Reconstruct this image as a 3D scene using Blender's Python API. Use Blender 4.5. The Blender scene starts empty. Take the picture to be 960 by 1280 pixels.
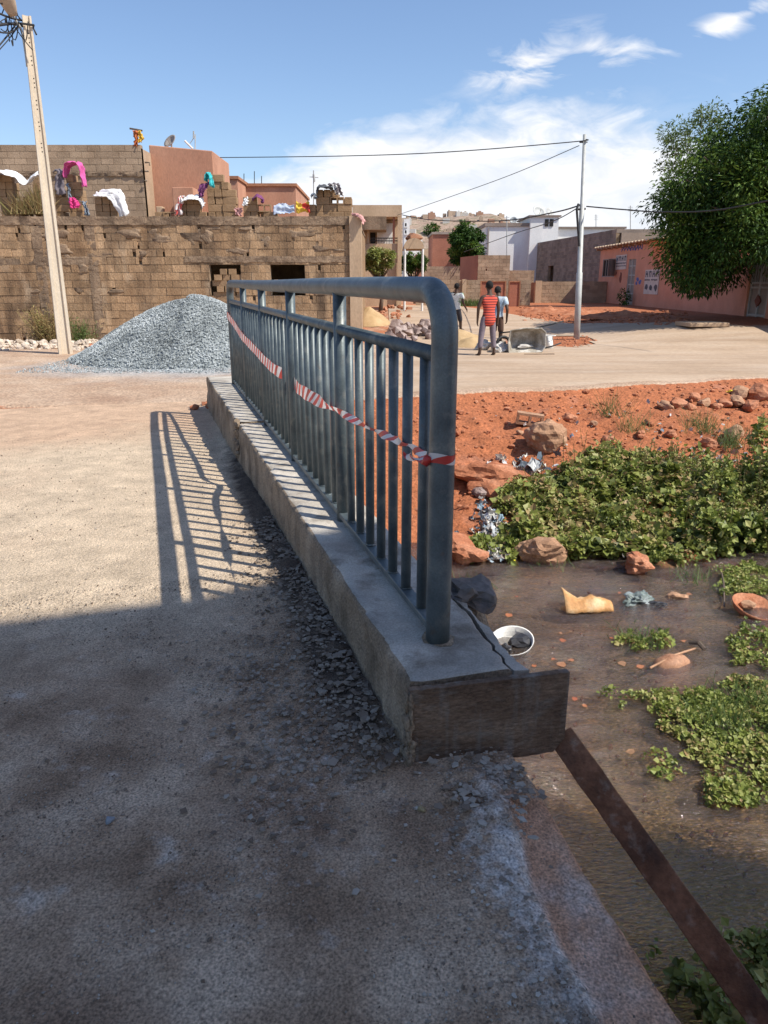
import bpy, bmesh, math, random
import numpy as np
from mathutils import Vector, Matrix, noise as mnoise
R = math.radians
random.seed(7)
C = bpy.context.scene
COL = C.collection

# ------------------------------------------------------------------ camera, sky, sun
CAMH, FPX, PITCH = 1.55, 924.0, R(17.31)
cam_d = bpy.data.cameras.new('camera'); cam = bpy.data.objects.new('camera', cam_d); COL.objects.link(cam)
cam.location = (0, 0, CAMH); cam.rotation_euler = (R(90) - PITCH, 0, 0)
cam_d.sensor_fit = 'VERTICAL'; cam_d.sensor_height = 36; cam_d.lens = 36 * FPX / 1280
cam_d.clip_start = .05; cam_d.clip_end = 5000
C.camera = cam
SUN = Vector((.914, -.407, 1.226)).normalized()          # towards the sun
sd = bpy.data.lights.new('sun', 'SUN'); so = bpy.data.objects.new('sun', sd); COL.objects.link(so)
sd.energy = 4.3; sd.angle = R(.53); sd.color = (1, .94, .83)
so.rotation_euler = (-SUN).to_track_quat('-Z', 'Y').to_euler()
C.view_settings.view_transform = 'Standard'; C.view_settings.look = 'None'
C.view_settings.exposure = 0.55; C.view_settings.gamma = 1
W = bpy.data.worlds.new('World'); C.world = W; W.use_nodes = True
def build_world():
    nt = W.node_tree; N = nt.nodes; L = nt.links
    for n in list(N): N.remove(n)
    out = N.new('ShaderNodeOutputWorld'); bg = N.new('ShaderNodeBackground'); bg.inputs['Strength'].default_value = .15
    sky = N.new('ShaderNodeTexSky'); sky.sky_type = 'NISHITA'; sky.sun_disc = False
    sky.sun_elevation = math.asin(SUN.z); sky.sun_rotation = math.atan2(SUN.x, SUN.y)
    sky.air_density = 1.0; sky.dust_density = .7; sky.ozone_density = 2.2
    tc = N.new('ShaderNodeTexCoord'); sx = N.new('ShaderNodeSeparateXYZ'); L.new(tc.outputs['Generated'], sx.inputs[0])
    def mth(op, a, b=None, c=None, clamp=False):
        m = N.new('ShaderNodeMath'); m.operation = op; m.use_clamp = clamp
        for i, v in enumerate((a, b, c)):
            if v is None: continue
            if isinstance(v, (int, float)): m.inputs[i].default_value = v
            else: L.new(v, m.inputs[i])
        return m.outputs[0]
    ysafe = mth('MAXIMUM', sx.outputs[1], .05)
    u = mth('DIVIDE', sx.outputs[0], ysafe); v = mth('DIVIDE', sx.outputs[2], ysafe)
    def nz(scale, su, sv, det=8, dist=.3, w=0):
        cb = N.new('ShaderNodeCombineXYZ'); L.new(mth('MULTIPLY', u, su), cb.inputs[0]); L.new(mth('MULTIPLY', v, sv), cb.inputs[1]); cb.inputs[2].default_value = w
        n = N.new('ShaderNodeTexNoise'); n.inputs['Scale'].default_value = scale; n.inputs['Detail'].default_value = det
        n.inputs['Distortion'].default_value = dist; n.inputs['Roughness'].default_value = .58
        L.new(cb.outputs[0], n.inputs['Vector']); return n.outputs[0]
    n1 = nz(5, 1, 2.2); n2 = nz(14, 1, 2.2, 10, .6, 3); n3 = nz(9, 1, 3.0, 10, 1.2, 7)
    # low bank of cumulus: top line falls away to both sides
    du = mth('SUBTRACT', u, .16); top = mth('SUBTRACT', .215, mth('MULTIPLY', mth('MULTIPLY', du, du), .78))
    edge = mth('ADD', mth('SUBTRACT', top, v), mth('MULTIPLY', mth('SUBTRACT', n1, .5), .13))
    edge = mth('ADD', edge, mth('MULTIPLY', mth('SUBTRACT', n2, .5), .07))
    bank = mth('MULTIPLY', edge, 22, clamp=True)
    bank = mth('MULTIPLY', bank, mth('ADD', .60, mth('MULTIPLY', n2, .75)), clamp=True)
    total = bank
    # high torn wisps
    for cu, cv, ang, a, b, st in ((.172, .245, .35, .075, .026, 1.5), (.262, .262, -.05, .06, .017, 1.3), (.405, .292, .38, .085, .013, 1.5), (.12, .222, .2, .05, .02, .7), (.33, .20, .1, .14, .03, .45)):
        x = mth('SUBTRACT', u, cu); y = mth('SUBTRACT', v, cv)
        xr = mth('ADD', mth('MULTIPLY', x, math.cos(ang)), mth('MULTIPLY', y, math.sin(ang)))
        yr = mth('SUBTRACT', mth('MULTIPLY', y, math.cos(ang)), mth('MULTIPLY', x, math.sin(ang)))
        xx = mth('DIVIDE', xr, a); yy = mth('DIVIDE', yr, b)
        d = mth('SQRT', mth('ADD', mth('MULTIPLY', xx, xx), mth('MULTIPLY', yy, yy)))
        m = mth('SUBTRACT', 1.15, d)
        m = mth('ADD', m, mth('MULTIPLY', mth('SUBTRACT', n3, .52), 5))
        m = mth('MULTIPLY', m, mth('MULTIPLY', mth('SUBTRACT', 1.9, d), .5, clamp=True))
        total = mth('MAXIMUM', total, mth('MULTIPLY', mth('MULTIPLY', m, .75 * st, clamp=True), min(1, .75 * st)))
    total = mth('MULTIPLY', total, mth('MULTIPLY', sx.outputs[1], 10, clamp=True), clamp=True)
    ramp = N.new('ShaderNodeMapRange'); L.new(n2, ramp.inputs[0]); ramp.inputs[1].default_value = .3; ramp.inputs[2].default_value = .7
    cl = N.new('ShaderNodeMix'); cl.data_type = 'RGBA'; L.new(ramp.outputs[0], cl.inputs['Factor'])
    cl.inputs['A'].default_value = (4.0, 4.15, 4.5, 1); cl.inputs['B'].default_value = (5.0, 5.05, 5.15, 1)
    # strengthen blue of the sky a little
    tint = N.new('ShaderNodeMix'); tint.data_type = 'RGBA'; tint.blend_type = 'MULTIPLY'; tint.inputs['Factor'].default_value = 1
    L.new(sky.outputs[0], tint.inputs['A']); tint.inputs['B'].default_value = (.71, .73, .78, 1)
    mix = N.new('ShaderNodeMix'); mix.data_type = 'RGBA'; L.new(total, mix.inputs['Factor'])
    L.new(tint.outputs['Result'], mix.inputs['A']); L.new(cl.outputs['Result'], mix.inputs['B'])
    L.new(mix.outputs['Result'], bg.inputs['Color']); L.new(bg.outputs[0], out.inputs['Surface'])
build_world()

# ------------------------------------------------------------------ small maths
CP, SP = math.cos(PITCH), math.sin(PITCH)
def ss(a, b, x):
    t = min(1, max(0, (x - a) / (b - a))); return t * t * (3 - 2 * t)
def ray(px, py):
    dx, dy = (px - 480) / FPX, (640 - py) / FPX
    return Vector((dx, CP + dy * SP, -SP + dy * CP))
def P(px, py, Y):                       # point of the place at distance Y north of the viewer
    d = ray(px, py); return Vector((0, 0, CAMH)) + d * (Y / d.y)
def PX(px, py, X):                      # same, on the plane X = const
    d = ray(px, py); return Vector((0, 0, CAMH)) + d * (X / d.x)
def fn(x, y, z=0, o=4): return mnoise.fractal(Vector((x, y, z)), 1.0, 2.0, o)
def eY(X): return 12 + (max(X, -2.5) - 1.16) * .33 + .22 * fn(X * .5, 3.3)
def roadz(X, Y):
    return -.18 + .58 * max(ss(4, 11, X) * ss(18, 26, Y), ss(23, 36, Y))
def chan(X, Y):                         # 0 outside the stream channel, 1 at the bed
    far = (eY(X) - Y) / (5.9 + .35 * (max(X, 0) - 1)); near = (Y - .3) / 1.1
    left = (X + 9) / 3
    return max(0, min(far, near, left, 1.0))
def gz(X, Y):
    z = roadz(X, Y)
    c = chan(X, Y)
    if c > 0:
        z = -.2 - 1.25 * c ** .8
        amp = min(1, c * 8) * (1 - .75 * ss(.8, .95, c))
        z += amp * (.13 * fn(X * 1.1, Y * 1.1, 1) + .05 * fn(X * 4, Y * 4, 5) + .02 * fn(X * 13, Y * 13, 9, 3))
    else:
        z += .012 * fn(X * .8, Y * .8, 2)
        if Y > 40: z += 0
    return z
def hit(px, py, f=gz):
    d = ray(px, py).normalized(); o = Vector((0, 0, CAMH)); t = 1.0; prev = t
    while t < 300:
        p = o + d * t
        if p.z < f(p.x, p.y):
            a, b = prev, t
            for _ in range(18):
                m = (a + b) / 2; q = o + d * m
                if q.z < f(q.x, q.y): b = m
                else: a = m
            return o + d * b
        prev = t; t *= 1.012
    return o + d * t
WZ = -1.2
def onw(px, py, z=WZ):
    d = ray(px, py); return Vector((0, 0, CAMH)) + d * ((z - CAMH) / d.z)
# kerb frame: u along the kerb (away), v to its right
KO = Vector((.199, 2.479, 0)); KU = Vector((-.284, .958, 0)).normalized(); KV = Vector((KU.y, -KU.x, 0))
def K(u, v, z): return KO + KU * u + KV * v + Vector((0, 0, z))

# ------------------------------------------------------------------ materials
def pmat(name, stops, scale=3, rough=.9, bump=.4, bscale=30, rnd=0, stain=None, grain=.25, metal=0, spec=.3, stretch=(1, 1, 1), attr=None, trans=0, bdist=.02, stain2=None, ramp=(.32, .68), streak=None):
    m = bpy.data.materials.new(name); m.use_nodes = True
    nt = m.node_tree; N = nt.nodes; L = nt.links; b = N['Principled BSDF']
    tc = N.new('ShaderNodeTexCoord'); mp = N.new('ShaderNodeMapping'); mp.inputs['Scale'].default_value = stretch
    L.new(tc.outputs['Object'], mp.inputs[0])
    def noise(s, d=8, w=0, r=.55):
        n = N.new('ShaderNodeTexNoise'); n.noise_dimensions = '4D'; n.inputs['W'].default_value = w
        n.inputs['Scale'].default_value = s; n.inputs['Detail'].default_value = d; n.inputs['Roughness'].default_value = r
        L.new(mp.outputs[0], n.inputs['Vector']); return n.outputs[0]
    def mixc(f, A, B, mode='MIX'):
        x = N.new('ShaderNodeMix'); x.data_type = 'RGBA'; x.blend_type = mode
        for key, v in (('Factor', f), ('A', A), ('B', B)):
            if isinstance(v, (int, float)): x.inputs[key].default_value = v
            elif isinstance(v, tuple): x.inputs[key].default_value = v + (1,) if len(v) == 3 else v
            else: L.new(v, x.inputs[key])
        return x.outputs['Result']
    def mr(v, a, b_, c=0, d=1):
        x = N.new('ShaderNodeMapRange'); L.new(v, x.inputs[0])
        for i, q in enumerate((a, b_, c, d)): x.inputs[i + 1].default_value = q
        return x.outputs[0]
    n1 = noise(scale); rp = N.new('ShaderNodeValToRGB'); L.new(n1, rp.inputs[0])
    while len(rp.color_ramp.elements) < len(stops): rp.color_ramp.elements.new(.5)
    for i, c in enumerate(stops):
        e = rp.color_ramp.elements[i]; e.position = ramp[0] + (ramp[1] - ramp[0]) * i / max(1, len(stops) - 1); e.color = (*c, 1)
    col = rp.outputs[0]
    for k, stn in enumerate((stain, stain2)):
        if stn:
            c, sc, lo, hi, amt = stn; n3 = noise(sc, 9, 5 + 3 * k, .6)
            col = mixc(mr(n3, lo, hi, 0, amt), col, c)
    if attr:
        for an, c, sc, hard in attr:       # ground types, plus the deck's painted sun tone: attribute mask blended with noise
            at = N.new('ShaderNodeAttribute'); at.attribute_name = an
            nn = noise(sc, 9, 11)
            ad = N.new('ShaderNodeMath'); ad.operation = 'ADD'; L.new(at.outputs['Fac'], ad.inputs[0]); L.new(mr(nn, 0, 1, -.5, .5), ad.inputs[1])
            f = mr(ad.outputs[0], .5 - hard, .5 + hard)
            n5 = noise(sc * 3.1, 8, 13); col = mixc(f, col, mixc(mr(n5, .3, .7), tuple(x * .78 for x in c), tuple(x * 1.2 for x in c)))
    if streak:
        mp2 = N.new('ShaderNodeMapping'); mp2.inputs['Scale'].default_value = (streak[1], streak[1], streak[1] * .13); L.new(tc.outputs['Object'], mp2.inputs[0])
        n6 = N.new('ShaderNodeTexNoise'); n6.inputs['Scale'].default_value = 1; n6.inputs['Detail'].default_value = 7; L.new(mp2.outputs[0], n6.inputs[0]); col = mixc(mr(n6.outputs[0], .5, .72, 0, streak[2]), col, streak[0])
    g = noise(bscale * 2.3, 6, 2); gv = mr(g, .34, .66, 1 - grain, 1 + grain)
    vm = N.new('ShaderNodeVectorMath'); vm.operation = 'SCALE'; L.new(col, vm.inputs[0]); L.new(gv, vm.inputs['Scale']); col = vm.outputs[0]
    if rnd:
        at = N.new('ShaderNodeAttribute'); at.attribute_name = 'rnd'
        vm = N.new('ShaderNodeVectorMath'); vm.operation = 'SCALE'; L.new(col, vm.inputs[0]); L.new(mr(at.outputs['Fac'], 0, 1, 1 - rnd, 1 + rnd), vm.inputs['Scale']); col = vm.outputs[0]
    L.new(col, b.inputs['Base Color']); b.inputs['Roughness'].default_value = rough; b.inputs['Metallic'].default_value = metal
    b.inputs['Specular IOR Level'].default_value = spec
    if bump:
        bp = N.new('ShaderNodeBump'); bp.inputs['Strength'].default_value = bump; bp.inputs['Distance'].default_value = bdist
        ad = N.new('ShaderNodeMath'); ad.operation = 'MULTIPLY_ADD'; L.new(noise(bscale, 10, 1, .65), ad.inputs[0]); ad.inputs[1].default_value = 1; L.new(noise(bscale * .22, 6, 4), ad.inputs[2])
        L.new(ad.outputs[0], bp.inputs['Height']); L.new(bp.outputs[0], b.inputs['Normal'])
    if trans:
        L.new(col, b.inputs['Base Color'])
        tr = N.new('ShaderNodeBsdfTranslucent'); L.new(col, tr.inputs[0]); mx = N.new('ShaderNodeMixShader'); mx.inputs[0].default_value = trans
        L.new(b.outputs[0], mx.inputs[1]); L.new(tr.outputs[0], mx.inputs[2]); L.new(mx.outputs[0], N['Material Output'].inputs['Surface'])
    return m
def flat(name, c, rough=.7, metal=0, bump=.15, bscale=60, grain=.12, scale=6, rnd=0, spec=.35):
    return pmat(name, [tuple(x * .85 for x in c), tuple(min(1, x * 1.1) for x in c)], scale, rough, bump, bscale, rnd=rnd, grain=grain, metal=metal, spec=spec, bdist=.01)
def ramped(name, cols, rough=.8, trans=0, bump=.1, spec=.35, grain=.12):
    """colour picked per piece from the face attribute rnd"""
    m = bpy.data.materials.new(name); m.use_nodes = True; nt = m.node_tree; N = nt.nodes; L = nt.links; b = N['Principled BSDF']
    at = N.new('ShaderNodeAttribute'); at.attribute_name = 'rnd'; rp = N.new('ShaderNodeValToRGB'); L.new(at.outputs['Fac'], rp.inputs[0])
    while len(rp.color_ramp.elements) < len(cols): rp.color_ramp.elements.new(.5)
    for i, c in enumerate(cols):
        e = rp.color_ramp.elements[i]; e.position = i / max(1, len(cols) - 1); e.color = (*c, 1)
    if len(cols) > 3 and rough > .4 and not trans: rp.color_ramp.interpolation = 'LINEAR'
    tc = N.new('ShaderNodeTexCoord'); n = N.new('ShaderNodeTexNoise'); n.inputs['Scale'].default_value = 40; n.inputs['Detail'].default_value = 6; L.new(tc.outputs['Object'], n.inputs['Vector'])
    mr = N.new('ShaderNodeMapRange'); L.new(n.outputs[0], mr.inputs[0]); mr.inputs[1].default_value = .25; mr.inputs[2].default_value = .75; mr.inputs[3].default_value = 1 - grain; mr.inputs[4].default_value = 1 + grain
    vm = N.new('ShaderNodeVectorMath'); vm.operation = 'SCALE'; L.new(rp.outputs[0], vm.inputs[0]); L.new(mr.outputs[0], vm.inputs['Scale'])
    L.new(vm.outputs[0], b.inputs['Base Color']); b.inputs['Roughness'].default_value = rough; b.inputs['Specular IOR Level'].default_value = spec
    if bump:
        bp = N.new('ShaderNodeBump'); bp.inputs['Strength'].default_value = bump; bp.inputs['Distance'].default_value = .01; L.new(n.outputs[0], bp.inputs['Height']); L.new(bp.outputs[0], b.inputs['Normal'])
    if trans:
        tr = N.new('ShaderNodeBsdfTranslucent'); L.new(vm.outputs[0], tr.inputs[0]); mx = N.new('ShaderNodeMixShader'); mx.inputs[0].default_value = trans
        L.new(b.outputs[0], mx.inputs[1]); L.new(tr.outputs[0], mx.inputs[2]); L.new(mx.outputs[0], N['Material Output'].inputs['Surface'])
    return m
M = {}
M['deck'] = pmat('deck', [(.26, .168, .105), (.41, .285, .19), (.56, .42, .30)], 3.4, .95, 1.0, 62, grain=.5, bdist=.02,  # base warmed and raised for the shaded near end
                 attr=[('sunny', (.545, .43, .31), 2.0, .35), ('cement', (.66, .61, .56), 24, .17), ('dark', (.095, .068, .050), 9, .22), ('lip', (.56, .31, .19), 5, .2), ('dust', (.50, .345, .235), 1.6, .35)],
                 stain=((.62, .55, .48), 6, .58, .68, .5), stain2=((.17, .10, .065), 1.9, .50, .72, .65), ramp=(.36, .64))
M['ground'] = pmat('ground', [(.33, .21, .14), (.42, .29, .20), (.52, .385, .28)], .8, .97, .9, 13, grain=.34, bdist=.05,
                   attr=[('red', (.36, .125, .055), 1.7, .16), ('grey', (.36, .37, .37), 1.2, .4), ('bed', (.17, .085, .04), 2.4, .3)], stain=((.5, .40, .30), 2, .5, .8, .5))
M['road'] = pmat('road', [(.32, .225, .15), (.40, .29, .20), (.46, .345, .245)], .6, .95, .4, 14, grain=.16, bdist=.03, stretch=(.35, 1.3, 1),
                 stain=((.52, .42, .33), 1.2, .45, .75, .6), stain2=((.20, .15, .12), 1.9, .6, .8, .45))
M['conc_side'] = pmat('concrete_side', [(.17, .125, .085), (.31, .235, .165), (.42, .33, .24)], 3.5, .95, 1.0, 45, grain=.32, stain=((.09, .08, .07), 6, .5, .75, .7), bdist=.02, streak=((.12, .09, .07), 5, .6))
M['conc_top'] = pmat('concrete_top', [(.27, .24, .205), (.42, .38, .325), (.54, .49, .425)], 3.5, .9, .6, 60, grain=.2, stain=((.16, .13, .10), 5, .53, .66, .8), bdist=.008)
M['wood'] = pmat('wet_wood', [(.085, .050, .032), (.16, .10, .064), (.25, .17, .115)], 3, .8, .9, 26, stretch=(1, 1, 2.5), grain=.35, stain=((.20, .18, .155), 9, .54, .70, .6), streak=((.24, .215, .19), 22, .7))
M['plank'] = pmat('old_plank', [(.11, .046, .022), (.23, .105, .055), (.32, .16, .09)], 5, .8, .6, 26, grain=.25, stain=((.36, .27, .2), 16, .56, .68, .6), streak=((.06, .035, .025), 9, .7))
M['galv'] = pmat('galvanised_paint', [(.060, .078, .088), (.088, .112, .122), (.125, .15, .155)], 9, .45, .2, 60, grain=.14, metal=.25, spec=.5, stain=((.26, .255, .23), 9, .56, .70, .6), stain2=((.13, .085, .055), 16, .62, .72, .6), bdist=.004)
M['block'] = pmat('earth_block', [(.24, .145, .08), (.38, .245, .14), (.50, .34, .205)], 1.1, .97, .8, 26, rnd=.22, grain=.25,
                  stain=((.09, .06, .042), 1.3, .52, .7, .8), stain2=((.50, .38, .26), 2.2, .55, .70, .7), stretch=(1, 1, .55), bdist=.03, streak=((.075, .05, .035), 1.6, .85))
M['mortar'] = pmat('mortar', [(.24, .17, .11), (.52, .40, .28)], 3, .97, .8, 30, grain=.25, stain=((.08, .055, .04), 1.7, .54, .70, .7), streak=((.075, .05, .035), 1.6, .8))
M['block_red'] = pmat('red_earth_block', [(.27, .125, .07), (.36, .18, .105)], 2, .97, .6, 26, rnd=.2, grain=.22)
M['block_loose'] = pmat('loose_block', [(.26, .165, .09), (.37, .24, .14)], 3, .97, .6, 30, grain=.2)
M['block_tan'] = pmat('tan_block', [(.30, .21, .14), (.42, .31, .215)], 1.5, .97, .6, 20, rnd=.16, grain=.2)
M['block_grey'] = pmat('grey_block', [(.20, .16, .135), (.29, .235, .20)], 1.2, .97, .6, 20, rnd=.2, grain=.2)
M['render_red'] = pmat('terracotta_render', [(.40, .20, .13), (.50, .27, .18)], 1.0, .95, .3, 12, grain=.1, stain=((.30, .17, .12), 1.5, .5, .75, .6), stretch=(1, 1, .4))
M['render_tan'] = pmat('tan_render', [(.44, .31, .20), (.55, .40, .27)], 1.2, .95, .3, 12, grain=.1, stain=((.25, .17, .12), 1.2, .52, .75, .6), stretch=(1, 1, .4))
M['render_pink'] = pmat('salmon_render', [(.58, .27, .18), (.68, .34, .24)], 1.0, .95, .25, 12, grain=.08, stain=((.45, .22, .15), 1.3, .5, .8, .5))
M['render_white'] = pmat('white_render', [(.66, .66, .65), (.80, .79, .77)], .8, .9, .2, 10, grain=.06, stain=((.5, .46, .42), 1.0, .56, .8, .5), stretch=(1, 1, .4))
M['render_brick'] = pmat('brick_red_render', [(.30, .12, .08), (.40, .17, .11)], .7, .95, .3, 8, grain=.12)
M['dark'] = flat('dark_opening', (.02, .017, .015), .9)
M['gravel'] = ramped('grey_gravel', [(.13, .145, .15), (.25, .275, .28), (.34, .37, .375), (.47, .50, .505)], .85)
M['chips'] = ramped('stone_chips', [(.07, .048, .034), (.16, .12, .09), (.27, .225, .18), (.40, .36, .31)], .9)
M['redrock'] = pmat('red_rock', [(.28, .095, .045), (.37, .145, .075), (.46, .22, .13)], 4, .95, .7, 18, grain=.22)
M['tanrock'] = pmat('tan_rock', [(.30, .165, .095), (.42, .25, .155)], 5, .9, .5, 18, grain=.2, stain=((.25, .12, .07), 5, .55, .75, .6))
M['greyrock'] = pmat('purple_grey_rock', [(.09, .06, .055), (.20, .14, .125), (.42, .34, .31)], 3, .9, .5, 14, grain=.2)
M['sand'] = pmat('sand', [(.36, .24, .12), (.48, .34, .19)], 3, .97, .5, 40, grain=.15)
M['pole'] = pmat('pole_concrete', [(.52, .44, .34), (.66, .57, .45)], 2, .9, .3, 25, grain=.1, stain=((.38, .29, .21), 2.5, .55, .8, .6), stretch=(1, 1, .3))
M['steel'] = flat('pale_steel', (.40, .41, .40), .55, .1)
M['cable'] = flat('black_cable', (.03, .03, .032), .6)
M['tin'] = pmat('tin_roof', [(.52, .38, .25), (.68, .53, .36)], 2, .7, .2, 20, grain=.15, metal=.1)
M['doorm'] = pmat('weathered_door', [(.24, .21, .19), (.33, .29, .26)], 3, .7, .3, 30, stretch=(1, 1, .4), grain=.15)
M['white'] = flat('white_paint', (.72, .71, .68), .7)
M['leaf'] = ramped('leaf', [(.012, .030, .006), (.03, .07, .011), (.065, .13, .018), (.15, .23, .04)], .6, .3, 0, .25)
M['leaf_pale'] = ramped('pale_leaf', [(.07, .12, .03), (.12, .18, .05), (.17, .22, .08)], .6, .35, 0)
M['leaf_vine'] = ramped('vine_leaf', [(.08, .10, .02), (.17, .205, .04), (.27, .30, .07), (.36, .37, .12), (.40, .29, .14)], .5, .3, 0, .45)
M['leaf_cress'] = ramped('water_leaf', [(.08, .11, .02), (.18, .225, .045), (.28, .32, .075), (.38, .37, .13), (.36, .24, .12)], .5, .3, 0, .4)
M['leaf_dry'] = ramped('dry_leaf', [(.24, .15, .07), (.36, .26, .12), (.24, .24, .08)], .8, .2, 0)
M['bark'] = pmat('bark', [(.09, .065, .05), (.16, .12, .09)], 5, .95, .8, 20, grain=.2, stretch=(1, 1, .3))
M['litter'] = ramped('litter', [(.55, .55, .54), (.62, .64, .66), (.24, .34, .42), (.06, .06, .07), (.68, .66, .60), (.30, .22, .16), (.5, .52, .53)], .5)

# ------------------------------------------------------------------ mesh builder
def _ico(n):
    bm = bmesh.new(); bmesh.ops.create_icosphere(bm, subdivisions=n, radius=1)
    v = [x.co.copy() for x in bm.verts]; f = [[y.index for y in x.verts] for x in bm.faces]; bm.free(); return v, f
ICO = {n: _ico(n) for n in (1, 2, 3, 4)}
class MB:
    def __init__(s): s.v = []; s.f = []; s.r = []; s.uv = None
    def add(s, vs, fs, r=None):
        o = len(s.v); s.v.extend(vs); r = random.random() if r is None else r
        for f in fs: s.f.append([i + o for i in f]); s.r.append(r)
        return s
    def box(s, c, size, rz=0, r=None, rot=None):
        c = Vector(c); hx, hy, hz = size[0] / 2, size[1] / 2, size[2] / 2
        m = rot if rot is not None else Matrix.Rotation(rz, 3, 'Z')
        vs = [c + m @ Vector((x * hx, y * hy, z * hz)) for x in (-1, 1) for y in (-1, 1) for z in (-1, 1)]
        return s.add(vs, [(0, 1, 3, 2), (4, 6, 7, 5), (0, 4, 5, 1), (2, 3, 7, 6), (0, 2, 6, 4), (1, 5, 7, 3)], r)
    def bbox(s, x0, x1, y0, y1, z0, z1, r=None): return s.box(((x0 + x1) / 2, (y0 + y1) / 2, (z0 + z1) / 2), (x1 - x0, y1 - y0, z1 - z0), 0, r)
    def tube(s, pts, rad, seg=12, r=None, cap=True):
        pts = [Vector(p) for p in pts]; n = len(pts)
        if not isinstance(rad, (list, tuple)): rad = [rad] * n
        t0 = (pts[1] - pts[0]).normalized(); a = t0.orthogonal().normalized(); vs = []; prev = t0
        for i, p in enumerate(pts):
            t = ((pts[min(i + 1, n - 1)] - p).normalized() + (p - pts[max(i - 1, 0)]).normalized()).normalized()
            q = prev.rotation_difference(t); a = q @ a; a = (a - t * a.dot(t)).normalized(); b = t.cross(a); prev = t
            for k in range(seg):
                an = 2 * math.pi * k / seg; vs.append(p + (a * math.cos(an) + b * math.sin(an)) * rad[i])
        fs = [(i * seg + k, i * seg + (k + 1) % seg, (i + 1) * seg + (k + 1) % seg, (i + 1) * seg + k) for i in range(n - 1) for k in range(seg)]
        if cap: fs += [tuple(range(seg))[::-1], tuple((n - 1) * seg + k for k in range(seg))]
        return s.add(vs, fs, r)
    def prism(s, poly, z0, z1, r=None):
        n = len(poly); vs = [Vector((p[0], p[1], z0)) for p in poly] + [Vector((p[0], p[1], z1)) for p in poly]
        fs = [tuple(range(n))[::-1], tuple(range(n, 2 * n))] + [(i, (i + 1) % n, n + (i + 1) % n, n + i) for i in range(n)]
        return s.add(vs, fs, r)
    def hull(s, vs, fs, r=None): return s.add([Vector(v) for v in vs], fs, r)
    def rock(s, c, size, lvl=2, rough=.35, seed=None, rz=None, flatb=False, ang=1.0):
        seed = random.random() * 99 if seed is None else seed; vs, fs = ICO[lvl]; out = []
        m = Matrix.Rotation(random.random() * 6.28 if rz is None else rz, 3, 'Z')
        cuts = [(Vector((random.gauss(0, 1), random.gauss(0, 1), random.gauss(0, 1))).normalized(), random.uniform(.62, .92)) for _ in range(11)] if rough > .15 else []
        for v in vs:
            v = v.copy()
            for cn, cd in cuts:
                e_ = v.dot(cn) - cd
                if e_ > 0: v -= cn * e_ * .92
            k = 1 + rough * mnoise.noise(v * ang + Vector((seed, seed, seed))) + rough * .45 * mnoise.noise(v * 3.1 * ang + Vector((seed, 0, 9)))
            # planar facets
            q = Vector((round(v.x * 2.2) / 2.2, round(v.y * 2.2) / 2.2, round(v.z * 2.2) / 2.2)); q = v.lerp(q, .15) * k * 1.12
            out.append(Vector(c) + m @ Vector((q.x * size[0], q.y * size[1], q.z * size[2])))
        return s.add(out, fs)
    def shard(s, c, size, n=11, r=None):
        bm = bmesh.new(); m = Matrix.Rotation(random.random() * 6.28, 3, 'Z') @ Matrix.Rotation(random.gauss(0, .5), 3, 'X')
        for _ in range(n):
            d = Vector((random.gauss(0, 1), random.gauss(0, 1), random.gauss(0, 1))).normalized() * random.uniform(.75, 1.1); bm.verts.new(Vector(c) + m @ Vector((d.x * size[0], d.y * size[1], d.z * size[2])))
        res = bmesh.ops.convex_hull(bm, input=bm.verts); bmesh.ops.delete(bm, geom=list({g for g in res['geom_interior'] if isinstance(g, bmesh.types.BMVert)}), context='VERTS')
        bm.verts.index_update(); s.add([v.co.copy() for v in bm.verts], [[v.index for v in f.verts] for f in bm.faces], r); bm.free(); return s
    def leaf(s, p, d, w, l, droop=.25, r=None):
        d = d.normalized(); side = d.cross(Vector((0, 0, 1)))
        if side.length < .05: side = Vector((1, 0, 0))
        side.normalize(); side = (Matrix.Rotation(random.uniform(-1, 1), 3, d) @ side); up = side.cross(d)
        a = p; b = p + d * l * .5 + side * w * .5 + up * w * .12; c = p + d * l - up * l * droop; e = p + d * l * .5 - side * w * .5 + up * w * .12; f = p + d * l * .5 - up * w * .05
        return s.add([a, b, c, e, f], [(0, 1, 4), (1, 2, 4), (2, 3, 4), (3, 0, 4)], r)
    def build(s, name, mat, parent=None, smooth=False, origin=None):
        if parent is not None: o0 = parent.matrix_world.translation if parent.parent is None else WPOS[parent.name]
        elif origin is not None: o0 = Vector(origin)
        else:
            a = np.array([tuple(v) for v in s.v]); o0 = Vector(((a[:, 0].min() + a[:, 0].max()) / 2, (a[:, 1].min() + a[:, 1].max()) / 2, a[:, 2].min()))
        if parent is not None: o0 = WPOS[parent.name]
        me = bpy.data.meshes.new(name); me.from_pydata([tuple(Vector(v) - o0) for v in s.v], [], s.f)
        at = me.attributes.new('rnd', 'FLOAT', 'FACE'); at.data.foreach_set('value', s.r)
        if s.uv:
            ul = me.uv_layers.new(name='UVMap')
            for li, lp in enumerate(me.loops): ul.data[li].uv = s.uv[lp.vertex_index]
        mats = mat if isinstance(mat, list) else [mat]
        for mm in mats: me.materials.append(mm)
        if smooth: me.polygons.foreach_set('use_smooth', [True] * len(me.polygons))
        me.update(); o = bpy.data.objects.new(name, me); COL.objects.link(o)
        if parent is not None: o.parent = parent; WPOS[o.name] = WPOS[parent.name]
        else: o.location = o0; WPOS[o.name] = o0.copy()
        return o
WPOS = {}
def tag(o, label=None, cat=None, group=None, kind=None):
    if label: o['label'] = label
    if cat: o['category'] = cat
    if group: o['group'] = group
    if kind: o['kind'] = kind
    return o
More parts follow.
